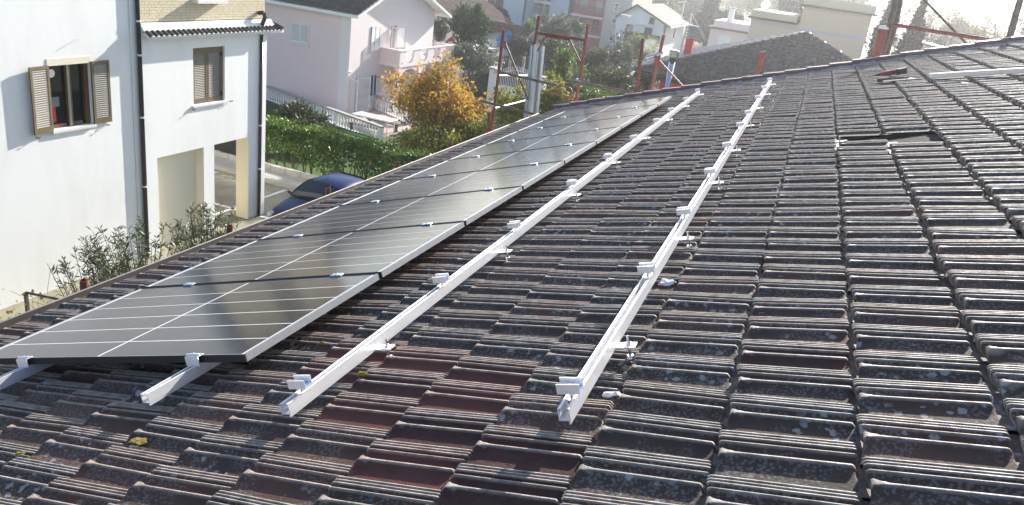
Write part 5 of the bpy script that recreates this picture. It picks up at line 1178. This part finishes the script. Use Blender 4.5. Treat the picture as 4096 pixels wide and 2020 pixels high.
for x, nm in ((g0[0] - .35, 'left'), (g0[0] + L + .35, 'right')): pt = thing('gate_pier', (x, Y0, -8.3), 'white square gate pier on the %s of the driveway gate' % nm, 'pier', 'gate piers'); MB().box(x - .25, x + .25, Y0 - .25, Y0 + .25, -8.4, zb + 1.55).build('shaft', M['plast_white'], pt); MB().box(x - .32, x + .32, Y0 - .32, Y0 + .32, zb + 1.551, zb + 1.67).build('cap', M['concrete'], pt)
# --- street lamp and utility pole
lt = P(2505, 64, Y=50); lp = thing('street_lamp', (lt[0], 50, -8.2), 'tall grey street lamp in front of the grey roofed house', 'street lamp'); MB().tube((lt[0], 50, -8.3), (lt[0], 50, lt[2]), .085, .05, n=10).build('pole', M['zinc'], lp); MB().obox((lt[0] - .02, 50, lt[2] + .05), (.30, 0, .0), (0, .10, 0), (0, 0, .035)).build('lamp_head', M['zinc'], lp)
up_ = P(2768, 52, Y=88); pl = thing('utility_pole', (up_[0], 88, -9.5), 'thin utility pole with wires right of the grey roofed house', 'pole'); MB().tube((up_[0], 88, -9.8), (up_[0], 88, up_[2]), .11, .07, n=8).build('pole', M['zinc'], pl); MB().tube((up_[0] - .6, 88, up_[2] - 1.2), (up_[0] + .05, 88, up_[2] - .2), .03, n=5).build('arm', M['zinc'], pl)
for k in range(2): q = P(2820 + k * 12, 165, Y=84); MB().tube((up_[0], 88, up_[2] - .1 * k), q, .018, n=4).build('wire', M['white'], pl)
lp2 = P(2738, 12, Y=120); l2 = thing('street_lamp', (lp2[0], 120, -9.5), 'distant pale street lamp against the woods', 'street lamp'); MB().tube((lp2[0], 120, -9.8), (lp2[0], 120, lp2[2]), .12, .09, n=8).build('pole', M['zinc'], l2); MB().obox((lp2[0] - .4, 120, lp2[2] + .1), (.55, 0, .12), (0, .15, 0), (0, 0, .05)).build('lamp_head', M['white'], l2)
# --- a white car parked beyond the scaffold
wc = copy_tree(car); wp_ = P(2632, 262, Y=44); wc.location = (wp_[0] - .2, 44, gz(wp_[0], 44) + .12); wc.rotation_euler = (0, 0, rad(60)); tag(wc, 'white car partly hidden behind the paired scaffold standards', 'car')
for c_ in wc.children:
    for sl__ in c_.material_slots:
        if sl__.material == M['carpaint']: sl__.link = 'OBJECT'; sl__.material = M['white']
# ================================================================== VEGETATION
def leaves(n, base, L, W, dirs, fold=.0):
    """diamond leaves: base points (n,3), lengths, widths, directions (n,3)"""
    d = dirs / (np.linalg.norm(dirs, axis=1, keepdims=True) + 1e-9); r = rng.normal(size=(n, 3)); w = np.cross(d, r); w /= (np.linalg.norm(w, axis=1, keepdims=True) + 1e-9)
    L = np.asarray(L).reshape(-1, 1) * np.ones((n, 1)); W = np.asarray(W).reshape(-1, 1) * np.ones((n, 1))
    nrm = np.cross(d, w)
    V = np.stack([base, base + d * L * .45 + w * W + nrm * W * .25, base + d * L, base + d * L * .45 - w * W + nrm * W * .25], 1).reshape(-1, 3)
    return V, np.arange(4 * n).reshape(n, 4)
def crown_points(n, c, rad3, nclump, spread, shell=.55, bottom=-1.0):
    """leaf positions in clumps that fill an ellipsoid"""
    u = rng.normal(size=(nclump, 3)); u /= np.linalg.norm(u, axis=1, keepdims=True); r = (shell + (1 - shell) * rng.random((nclump, 1))) * (rng.random((nclump, 1)) ** .15)
    k = u * r * (1 + .18 * rng.normal(size=(nclump, 1))); k[:, 2] = np.maximum(k[:, 2], bottom)
    idx = rng.integers(0, nclump, n); p = k[idx] + rng.normal(size=(n, 3)) * spread
    return np.array(c) + p * np.array(rad3), np.array(c) + k * np.array(rad3), idx
def trunk_mb(base, top, r0, r1, limbs, jit=.12, n=7):
    b = MB(); base = np.array(base, float); top = np.array(top, float); seg = 5; pts = [base + (top - base) * i / seg + np.array([random.gauss(0, jit), random.gauss(0, jit), 0]) * (0 if i in (0,) else 1) for i in range(seg + 1)]
    for i in range(seg): b.tube(pts[i], pts[i + 1], r0 + (r1 - r0) * i / seg, r0 + (r1 - r0) * (i + 1) / seg, n=n, cap=False)
    for q in limbs:
        s = random.randint(2, seg); p = pts[s]; m = (p + q) / 2 + np.array([0, 0, .12 * np.linalg.norm(q - p)]); rr = (r0 + (r1 - r0) * s / seg) * .55
        b.tube(p, m, rr, rr * .6, n=5, cap=False); b.tube(m, q, rr * .6, rr * .2, n=5, cap=False)
    return b
def tree(name, cxp, cyp, wp, hp, Y, mat, n, leaf, label, cat='tree', group=None, nclump=40, spread=.16, shell=.45, droop=0.0, aspect=.30, depth=None, bark='bark', trunk=True, r0=None, zmin=None, conical=False, up=0.0):
    c = P(cxp, cyp, Y=Y); s = pxm(Y, cxp); rx, rz = wp * s / 2, hp * s / 2; ry = rx if depth is None else depth; g = gz(c[0], Y)
    root = thing(name, (c[0], Y, g), label, cat, group)
    pts, cl, idx = crown_points(n, c, (rx, ry, rz), nclump, spread, shell)
    if conical:
        t_ = np.clip((pts[:, 2] - (c[2] - rz)) / (2 * rz), 0, 1); k = (1.25 * (1 - t_) + .08)[:, None]; pts[:, :2] = c[:2] + (pts[:, :2] - c[:2]) * k
        cl = cl[:6]
    pts[:, 2] = np.maximum(pts[:, 2], g + .05)
    d = rng.normal(size=(n, 3)) + (pts - c) / np.array([rx, ry, rz]) * .5; d[:, 2] += up - droop
    V, Q = leaves(n, pts, leaf * rng.uniform(.6, 1.3, n), leaf * aspect * rng.uniform(.7, 1.2, n), d)
    link('crown', np_mesh('crown', V - np.array([c[0], Y, g]), Q), M[mat], root)
    if trunk:
        rr = r0 or max(.04, rx * .07); lim = [cl[i] for i in rng.choice(len(cl), min(len(cl), 12), replace=False)]
        b = trunk_mb((c[0], Y, g - .1), c + [0, 0, rz * (.8 if conical else .35)], rr, rr * .3, lim, jit=rx * .05); b.build('trunk', M[bark], root, recalc=False)
    return root
def bare_tree(name, cxp, cyp, wp, hp, Y, label, group=None, n=900, mat='twig', levels=4, cat='tree', seed=1, leafmat_=None, nleaf=0):
    """recursive branching without leaves"""
    r_ = random.Random(seed); c = P(cxp, cyp, Y=Y); s = pxm(Y, cxp); W_, H_ = wp * s, hp * s; g = gz(c[0], Y); zt = c[2] + H_ / 2
    root = thing(name, (c[0], Y, g), label, cat, group); b = MB(); tw = MB(); tips = []
    def grow(p, d, L, r, lv):
        q = p + d * L; (b if lv < 2 else tw).tube(p, q, r, r * .62, n=5 if lv < 2 else 3, cap=False)
        if lv >= levels: tips.append(q); return
        k = 3 if lv == 0 else r_.choice((3, 4))
        for i in range(k + (1 if lv == 1 else 0)):
            nd = d + np.array([r_.gauss(0, .42), r_.gauss(0, .42), abs(r_.gauss(.15, .25))]); nd /= np.linalg.norm(nd); st = p + d * L * r_.uniform(.55, 1.0); grow(st, nd, L * r_.uniform(.55, .8), r * .55, lv + 1)
    H = zt - g; grow(np.array([c[0], Y, g - .1]), np.array([r_.gauss(0, .04), 0, 1.0]), H * .34, max(.05, H * .016), 0)
    # fit the crown width to the photograph
    for m_ in (b, tw):
        if m_.n:
            A = np.array(m_.v); f_ = np.clip((A[:, 2] - g) / H, 0, 1); sp = np.abs(A[:, 0] - c[0]).max() if m_ is tw else None
            m_.v = [tuple(a) for a in A]
    allx = np.array(tw.v); kx = (W_ / 2) / (np.percentile(np.abs(allx[:, 0] - c[0]), 95) + 1e-6); kz = H / (np.percentile(allx[:, 2], 99) - g)
    for m_ in (b, tw):
        A = np.array(m_.v); A[:, :2] = np.array([c[0], Y]) + (A[:, :2] - np.array([c[0], Y])) * min(2.2, kx); A[:, 2] = g + (A[:, 2] - g) * kz; m_.v = [tuple(a) for a in A]
    b.build('trunk', M[mat], root, recalc=False); tw.build('twigs', M[mat], root, recalc=False)
    if nleaf:
        T = np.array(tw.v); ii = rng.integers(0, len(T), nleaf); V, Q = leaves(nleaf, T[ii] + rng.normal(size=(nleaf, 3)) * .08, .22 * rng.uniform(.6, 1.3, nleaf), .06 * np.ones(nleaf), rng.normal(size=(nleaf, 3))); link('crown', np_mesh('crown', V - np.array([c[0], Y, g]), Q), M[leafmat_], root)
    return root
# --- oleanders in front of the white house
def oleander(x, y, zt, w_, n, label, seed, flowers=0):
    r_ = random.Random(seed); g = gz(x, y); root = thing('oleander_bush', (x, y, g), label, 'bush', 'oleanders by the white house'); b = MB(); Ps, Ds = [], []
    for i in range(n):
        a = r_.uniform(0, 6.28); rr = w_ * math.sqrt(r_.random()); top = np.array([x + rr * math.cos(a) * 1.1, y + rr * math.sin(a), zt - (rr / w_) ** 2 * .55 * (zt - g) * .35 - abs(r_.gauss(0, .30))]); bs = np.array([x + rr * .2 * math.cos(a), y + rr * .2 * math.sin(a), g]); mid = (bs + top) / 2 + np.array([(top[0] - bs[0]) * .12, (top[1] - bs[1]) * .12, .15])
        b.tube(bs, mid, .014, .010, n=4, cap=False); b.tube(mid, top, .010, .004, n=4, cap=False); L = np.linalg.norm(top - mid)
        for k in range(19):
            s = r_.uniform(.0, 1.05) if k < 12 else r_.uniform(.75, 1.05); p = mid + (top - mid) * min(1, s); Ps.append(p); q_ = r_.uniform(0, 6.28); Ds.append(np.array([math.cos(q_), math.sin(q_), r_.uniform(.3, 1.1) if s > .6 else r_.uniform(-.1, .7)]))
    b.build('stems', M['bark'], root, recalc=False); Ps = np.array(Ps); m = len(Ps); V, Q = leaves(m, Ps, rng.uniform(.10, .18, m), rng.uniform(.009, .015, m), np.array(Ds)); link('foliage', np_mesh('foliage', V - np.array([x, y, g]), Q), M['l_oleander'], root)
    return root
o1 = P(570, 905, X=-9.6); oleander(-9.6, o1[1], o1[2] + .05, 1.15, 85, 'oleander bush in front of the house joint and downpipe', 1)
o2 = P(800, 830, X=-9.7); oleander(-9.7, o2[1] + .1, o2[2] + .05, .75, 55, 'taller oleander bush in front of the cream porch', 2)
o3 = P(395, 950, X=-9.3); oleander(-9.3, o3[1], o3[2] - .1, .8, 38, 'thin oleander at the left end of the bushes', 3)
o4 = P(900, 905, X=-9.3); oleander(-9.3, o4[1], o4[2] - .05, .6, 32, 'low oleander at the right end beside the porch pier', 4)
# yellow vine on the wire gate
vp = P(165, 1245, X=-7.8); vr = thing('vine', (vp[0], vp[1], gz(vp[0], vp[1])), 'yellow-green vine climbing the wire gate', 'vine'); n = 260
pp = np.array(vp) + rng.normal(size=(n, 3)) * np.array([.28, .25, .16]) + [0, 0, -.22]; V, Q = leaves(n, pp, rng.uniform(.04, .07, n), rng.uniform(.018, .03, n), rng.normal(size=(n, 3))); link('foliage', np_mesh('foliage', V - _org(vr), Q), M['l_yellow'], vr)
b = MB(); rr_ = random.Random(9)
for i in range(34):
    p = np.array([vp[0] + rr_.uniform(-.5, .5), vp[1] + rr_.uniform(-.3, .6), vp[2] - .6]); d = np.array([rr_.gauss(-.1, .3), rr_.gauss(.35, .3), rr_.uniform(.3, .9)])
    for k in range(6): q = p + d * .22; b.tube(p, q, .004, n=3, cap=False); p = q; d = d + np.array([rr_.gauss(0, .2), rr_.gauss(0, .2), rr_.gauss(-.12, .15)])
b.build('stems', M['twig_grey'], vr, recalc=False)
# --- laurel hedge
hz0, hz1 = -6.15, -4.80; hg = thing('laurel_hedge', (-11.5, 21.75, -6.3), 'clipped green laurel hedge along the parking lot', 'hedge'); n = 15000
x = rng.uniform(-16.5, -6.5, n); f = rng.random(n); y = np.where(f < .6, 21.42 + np.abs(rng.normal(0, .10, n)) + .10 * np.sin(x * 2.7) + .06 * np.sin(x * 7.1), rng.uniform(21.45, 22.25, n)); z = np.where(f < .6, hz0 + (hz1 - hz0) * np.sqrt(rng.random(n)), hz1 - np.abs(rng.normal(0, .12, n)))
gap = np.sin(x * 2.1) * .18 + np.sin(x * 5.3) * .1; z = z + .05 * np.sin(x * 3.3) + np.where(z > hz1 - .1, rng.uniform(0, .10, n), 0); keep = (z > hz0 + .30 + gap * .9)
pp = np.stack([x, y, z], 1)[keep]; n = len(pp); d = rng.normal(size=(n, 3)) + np.array([0, -.6, .35]); V, Q = leaves(n, pp, rng.uniform(.08, .16, n), rng.uniform(.026, .044, n), d); link('foliage', np_mesh('foliage', V - _org(hg), Q), M['l_hedge'], hg)
for i in range(34):
    x = -16 + i * .285 + random.uniform(-.08, .08); b = MB(); p = np.array([x, 21.8 + random.uniform(-.15, .15), -6.35])
    for k in range(3): q = np.array([x, p[1], p[2] + .9]) * 0 + p + np.array([random.uniform(-.35, .35), random.uniform(-.2, .1), random.uniform(.7, 1.1)]); m_ = (p + q) / 2 + [random.uniform(-.08, .08), 0, 0]; b.tube(p, m_, .022, .016, n=5, cap=False); b.tube(m_, q, .016, .008, n=5, cap=False)
    b.build('stem', M['bark'], hg, recalc=False)
# --- shrubs and trees of the gardens
tree('magnolia_shrub', 1185, 470, 190, 130, 26.5, 'l_magnolia', 2600, .20, 'glossy dark magnolia shrub behind the hedge, upper part of the clump', 'shrub', 'magnolia shrubs', 26, .18, .4, aspect=.24, up=.5)
tree('magnolia_shrub', 1240, 560, 230, 150, 25.0, 'l_magnolia', 3200, .20, 'glossy dark magnolia shrub nearest the hedge top', 'shrub', 'magnolia shrubs', 30, .18, .4, aspect=.24, up=.5)
tree('yellow_shrub', 1470, 635, 120, 80, 22.9, 'l_yellow', 420, .13, 'small yellow-leaved shrub rising just behind the hedge', 'shrub', None, 9, .14, .5, droop=.4)
tree('persimmon_tree', 1775, 425, 410, 370, 26.0, 'l_orange', 12500, .15, 'orange persimmon tree in full autumn colour before the pink house', 'tree', None, 60, .13, .35, droop=.9, aspect=.27, r0=.13)
tree('garden_tree', 1720, 575, 330, 190, 24.0, 'l_yellowgreen', 4200, .12, 'yellow-green fruit tree below the orange persimmon tree', 'tree', 'fruit trees by the gutter', 44, .15, .35, droop=.7)
tree('garden_tree', 1890, 520, 240, 190, 25.5, 'l_yellowgreen', 2600, .12, 'yellow-green fruit tree beside the leftmost scaffold standard', 'tree', 'fruit trees by the gutter', 30, .15, .35, droop=.7)
tree('garden_tree', 2060, 440, 200, 150, 22.5, 'l_yellowgreen', 2200, .12, 'loose yellow-green fruit tree left of the steel sheets', 'tree', 'fruit trees by the gutter', 26, .16, .35, droop=.7)
tree('garden_tree', 2215, 400, 170, 190, 23.5, 'l_yellowgreen', 2200, .13, 'yellow-green fruit tree right of the steel sheets', 'tree', 'fruit trees by the gutter', 26, .15, .35, droop=.8)
tree('garden_tree', 2270, 270, 130, 130, 30.0, 'l_light', 1300, .15, 'small bright green tree behind the guard rail', 'tree', None, 16, .16, .4, droop=.7)
tree('cypress_tree', 1880, 118, 165, 170, 52.0, 'l_conifer', 7000, .34, 'dark green bushy conifer right of the pink house', 'tree', None, 60, .14, .3, aspect=.16, up=1.4)
tree('cypress_tree', 1906, 60, 36, 70, 52.3, 'l_conifer', 1100, .30, 'pointed top leader of the bushy conifer', 'tree', None, 14, .12, .2, aspect=.16, up=1.6, conical=True)
tree('grey_green_shrub', 1890, 235, 200, 110, 48.0, 'l_olive', 3600, .22, 'grey-green rounded shrub under the conifer', 'shrub', None, 40, .15, .4)
tree('olive_tree', 1762, 115, 66, 110, 53.0, 'l_olive', 1500, .20, 'small grey olive tree between pink house and conifer', 'tree', 'olive trees', 22, .15, .4)
tree('round_tree', 1975, 68, 105, 62, 76.0, 'l_spruce', 3200, .32, 'dark round clipped tree before the blue-white apartment', 'tree', None, 46, .10, .5)
tree('olive_tree', 2235, 118, 175, 90, 60.0, 'l_olive', 3600, .24, 'wide grey olive tree in front of the apartment blocks', 'tree', 'olive trees', 40, .15, .35)
tree('olive_tree', 2310, 120, 70, 85, 59.0, 'l_olive', 1300, .22, 'grey olive tree touching the red apartment front', 'tree', 'olive trees', 18, .15, .35)
tree('light_shrub', 2120, 105, 50, 50, 63.0, 'l_light', 600, .24, 'small bright shrub at the end of the tiled pergola', 'shrub', None, 10, .18, .4)
tree('garden_bush', 2080, 185, 130, 90, 56.0, 'l_bush', 2400, .20, 'dark bush behind the scaffold brace', 'bush', 'dark garden bushes', 26, .16, .4)
tree('garden_bush', 2220, 205, 170, 120, 55.0, 'l_bush', 3200, .20, 'dark bush right of the top of the steel sheets', 'bush', 'dark garden bushes', 34, .16, .4)
tree('garden_bush', 2390, 250, 180, 130, 48.0, 'l_bush', 3200, .18, 'leafy dark bush right of the scaffold frame', 'bush', 'dark garden bushes', 34, .16, .4)
tree('light_tree', 2562, 195, 150, 105, 57.0, 'l_light', 3400, .20, 'soft light green tree before the grey roofed house', 'tree', None, 34, .16, .35)
tree('garden_bush', 2480, 330, 220, 110, 36.0, 'l_bush', 2600, .14, 'low tangled bush above the brown ledger', 'bush', 'dark garden bushes', 34, .17, .4)
tree('garden_bush', 2600, 320, 120, 100, 40.0, 'l_bush', 1500, .15, 'tangled bush behind the paired standards', 'bush', 'dark garden bushes', 20, .17, .4)
tree('ivy_bush', 2420, 385, 230, 60, 30.0, 'l_hedge', 1900, .11, 'ivy covered low wall just beyond the roof verge', 'bush', None, 26, .14, .4, trunk=False)
bare_tree('bare_fruit_tree', 2440, 200, 170, 150, 50.0, 'bare brown fruit tree below the street lamp', 'bare garden trees', seed=3, mat='twig_grey', leafmat_='l_bush', nleaf=500)
bare_tree('bare_fruit_tree', 2570, 290, 170, 210, 44.0, 'bare greyish tree left of the paired standards', 'bare garden trees', seed=5, mat='twig_grey', leafmat_='l_olive', nleaf=900)
bare_tree('bare_fruit_tree', 2300, 190, 150, 130, 53.0, 'bare grey shrub tree below the olive trees', 'bare garden trees', seed=8, mat='twig_grey', leafmat_='l_olive', nleaf=400)
# long hedge behind the gate
def hedge_line(p, q, h, w_, n, mat, label, leaf=.14):
    p, q = np.array(p, float), np.array(q, float); root = thing('boundary_hedge', (p[0], p[1], gz(p[0], p[1])), label, 'hedge', 'boundary hedges'); s = rng.random(n); e = (q - p); pe = np.array([-e[1], e[0]]) / np.linalg.norm(e[:2]); f = rng.random(n); off = np.where(f < .5, -w_ / 2 - np.abs(rng.normal(0, .06, n)), rng.uniform(-w_ / 2, w_ / 2, n)); X = p[0] + e[0] * s + pe[0] * off; Y_ = p[1] + e[1] * s + pe[1] * off
    zb = G(X, Y_); Z = np.where(f < .5, zb + h * rng.random(n), zb + h + rng.normal(0, .06, n)); V, Q = leaves(n, np.stack([X, Y_, Z], 1), leaf * rng.uniform(.7, 1.3, n), leaf * .3 * np.ones(n), rng.normal(size=(n, 3)) + [0, 0, .4]); link('foliage', np_mesh('foliage', V - _org(root), Q), M[mat], root); c = (p + q) / 2
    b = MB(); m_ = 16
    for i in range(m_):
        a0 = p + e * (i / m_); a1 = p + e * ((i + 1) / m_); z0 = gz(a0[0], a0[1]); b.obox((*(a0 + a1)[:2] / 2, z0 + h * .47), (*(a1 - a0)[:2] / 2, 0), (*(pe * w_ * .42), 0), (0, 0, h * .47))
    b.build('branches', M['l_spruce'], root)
h0 = P(1930, 240, Y=53); h1 = P(2540, 330, Y=50)
hedge_line((h0[0], 52.5), (h1[0] + 1.0, 51.5), 2.0, .9, 7000, 'l_conifer', 'long dark hedge with pale sunlit top behind the driveway gate')
# conifers and bare woods further off
tree('spruce_tree', 2835, 70, 120, 210, 100.0, 'l_spruce', 5200, .65, 'tall dark spruce behind the low pink building', 'tree', 'far conifers', 50, .12, .3, conical=True)
tree('pine_tree', 2925, 78, 90, 62, 98.0, 'l_conifer', 2000, .5, 'rounded pine behind the white chimney', 'tree', 'far conifers', 26, .14, .4)
tree('cedar_tree', 3165, 15, 130, 110, 92.0, 'l_spruce', 2600, .55, 'dark cedar between the two parts of the yellow building', 'tree', 'far conifers', 22, .14, .4, aspect=.2)
tree('spruce_tree', 3535, 150, 95, 330, 47.0, 'l_spruce', 5200, .30, 'dark conifer against the right edge of the yellow building', 'tree', 'far conifers', 50, .12, .3, conical=True)
tree('spruce_tree', 3640, 195, 130, 280, 46.0, 'l_spruce', 5200, .30, 'broad dark conifer behind the stout red standard', 'tree', 'far conifers', 50, .12, .3, conical=True)
tree('yellow_tree', 3850, 125, 170, 75, 85.0, 'l_yellowgreen', 2200, .35, 'yellow-green tree above the small gabled houses', 'tree', None, 26, .15, .4)
cols = ['l_autumn', 'l_light', 'l_bush', 'l_olive']
k = 0
nm = ['brown', 'pale green', 'olive', 'grey-green']
place = ['above the white gabled house', 'right of the distant street lamp', 'left of the tall spruce', 'above the tall spruce', 'behind the rounded pine', 'left of the satellite dish', 'behind the satellite dish', 'right of the cedar', 'at the top edge over the beige apartment', 'over the red apartment', 'behind the grey roof ridge', 'at the top edge over the yellow parapet']
for (cxp, cyp, wp, hp, Y_) in ((2560, 0, 150, 100, 150), (2700, 10, 160, 130, 160), (2760, 30, 120, 140, 135), (2870, -20, 160, 120, 190), (2960, 10, 170, 130, 170), (3030, 10, 110, 120, 140), (3090, 10, 120, 130, 150), (3290, -20, 160, 110, 130), (2480, -10, 120, 80, 170), (2410, -25, 120, 80, 190), (2640, 40, 100, 90, 120), (3400, -10, 180, 110, 120)):
    tree('woodland_tree', cxp, cyp, wp, hp, Y_, cols[k % 4], 1900, .75, '%s woodland tree %s' % (nm[k % 4], place[k]), 'tree', 'woodland trees in the haze', 34, .17, .35, aspect=.16, up=.8); k += 1
for j, (cxp, cyp, wp, hp, Y_, lab) in enumerate(((3590, 60, 200, 190, 75, 'bare hazy tree right of the yellow building'), (3720, 90, 240, 230, 70, 'wide bare tree left of the slanting brace'), (3790, 95, 150, 150, 80, 'bare tree crossed by the slanting brace'), (3985, 120, 150, 190, 62, 'bare tree left of the thick brown standard'), (4070, 95, 190, 200, 58, 'bare tree at the right edge of the frame'), (3340, 20, 170, 120, 110, 'bare tree above the yellow parapet'), (4200, 80, 200, 220, 55, 'bare tree beyond the right edge of the frame'))):
    bare_tree('bare_tree', cxp, cyp, wp, hp, Y_, lab, 'bare trees on the slope at right', seed=20 + j, mat='twig', levels=5, leafmat_='l_autumn', nleaf=700)
# far hills
def hill(name, y, x0, x1, h0, amp, seed, mat):
    r_ = random.Random(seed); ph_ = [r_.uniform(0, 6.28) for _ in range(5)]; n = 160; V = []
    for i in range(n + 1):
        x = x0 + (x1 - x0) * i / n; s = sum(math.sin(x * k_ / 90.0 + p_) / k_ for k_, p_ in zip((1, 2.3, 4.1, 7.7, 13), ph_)); z = h0 + amp * s
        V += [(x, y - 90, -11), (x, y - 30, -11 + (z + 11) * .55), (x, y, z), (x, y + 120, -12)]
    Q = [(4 * i + k_, 4 * i + 4 + k_, 4 * i + 5 + k_, 4 * i + 1 + k_) for i in range(n) for k_ in range(3)]
    tag(link(name, np_mesh(name, np.array(V), np.array(Q), True), M[mat]), kind='structure')
hill('hills', 430, -740, 740, 3.6, 2.6, 4, 'ground')
# smoke from the flue
smk = MB(); c0 = np.array([fx, 30.2, fz1 + .1])
bm = bmesh.new(); bmesh.ops.create_icosphere(bm, subdivisions=3, radius=1)
for v_ in bm.verts: t_ = (1 - v_.co.x) / 2; v_.co = Vector((v_.co.x * .75 - .55, v_.co.y * (.10 + .4 * t_), v_.co.z * (.10 + .42 * t_) - .12 * t_ + .08))
me = bpy.data.meshes.new('smoke'); bm.to_mesh(me); bm.free()
t = NT('thin_smoke'); t.N.remove(t.b); pvn = t.n('ShaderNodeVolumePrincipled'); pvn.inputs['Color'].default_value = (.9, .92, .95, 1); pvn.inputs['Anisotropy'].default_value = .5
nz = t.noise(2.2, 4, .6, t.coord('Object')); t.l(t.math('MULTIPLY', t.ramp(nz, [(.45, (0, 0, 0)), (.75, (1, 1, 1))]), 0.9), pvn.inputs['Density']); t.l(pvn.outputs[0], t.out.inputs['Volume'])
o = link('smoke', me, t.m, None, tuple(c0)); tag(o, 'pale smoke drifting left from the steel flue', 'smoke', kind='stuff')
# ================================================================== HAZE
HAZE = True
if HAZE:
    b = MB(); b.box(-760, 760, -320, 760, -14, 14); o = b.build('haze', None)
    t = NT('haze_glare_veil'); t.N.remove(t.b); pvn = t.n('ShaderNodeVolumePrincipled'); pvn.inputs['Color'].default_value = (.93, .95, 1.0, 1); pvn.inputs['Density'].default_value = .0015; pvn.inputs['Anisotropy'].default_value = .84  # hazy air, thickened and forward scattering to stand in for lens glare
    t.l(pvn.outputs[0], t.out.inputs['Volume']); o.data.materials.append(t.m); tag(o, kind='stuff')
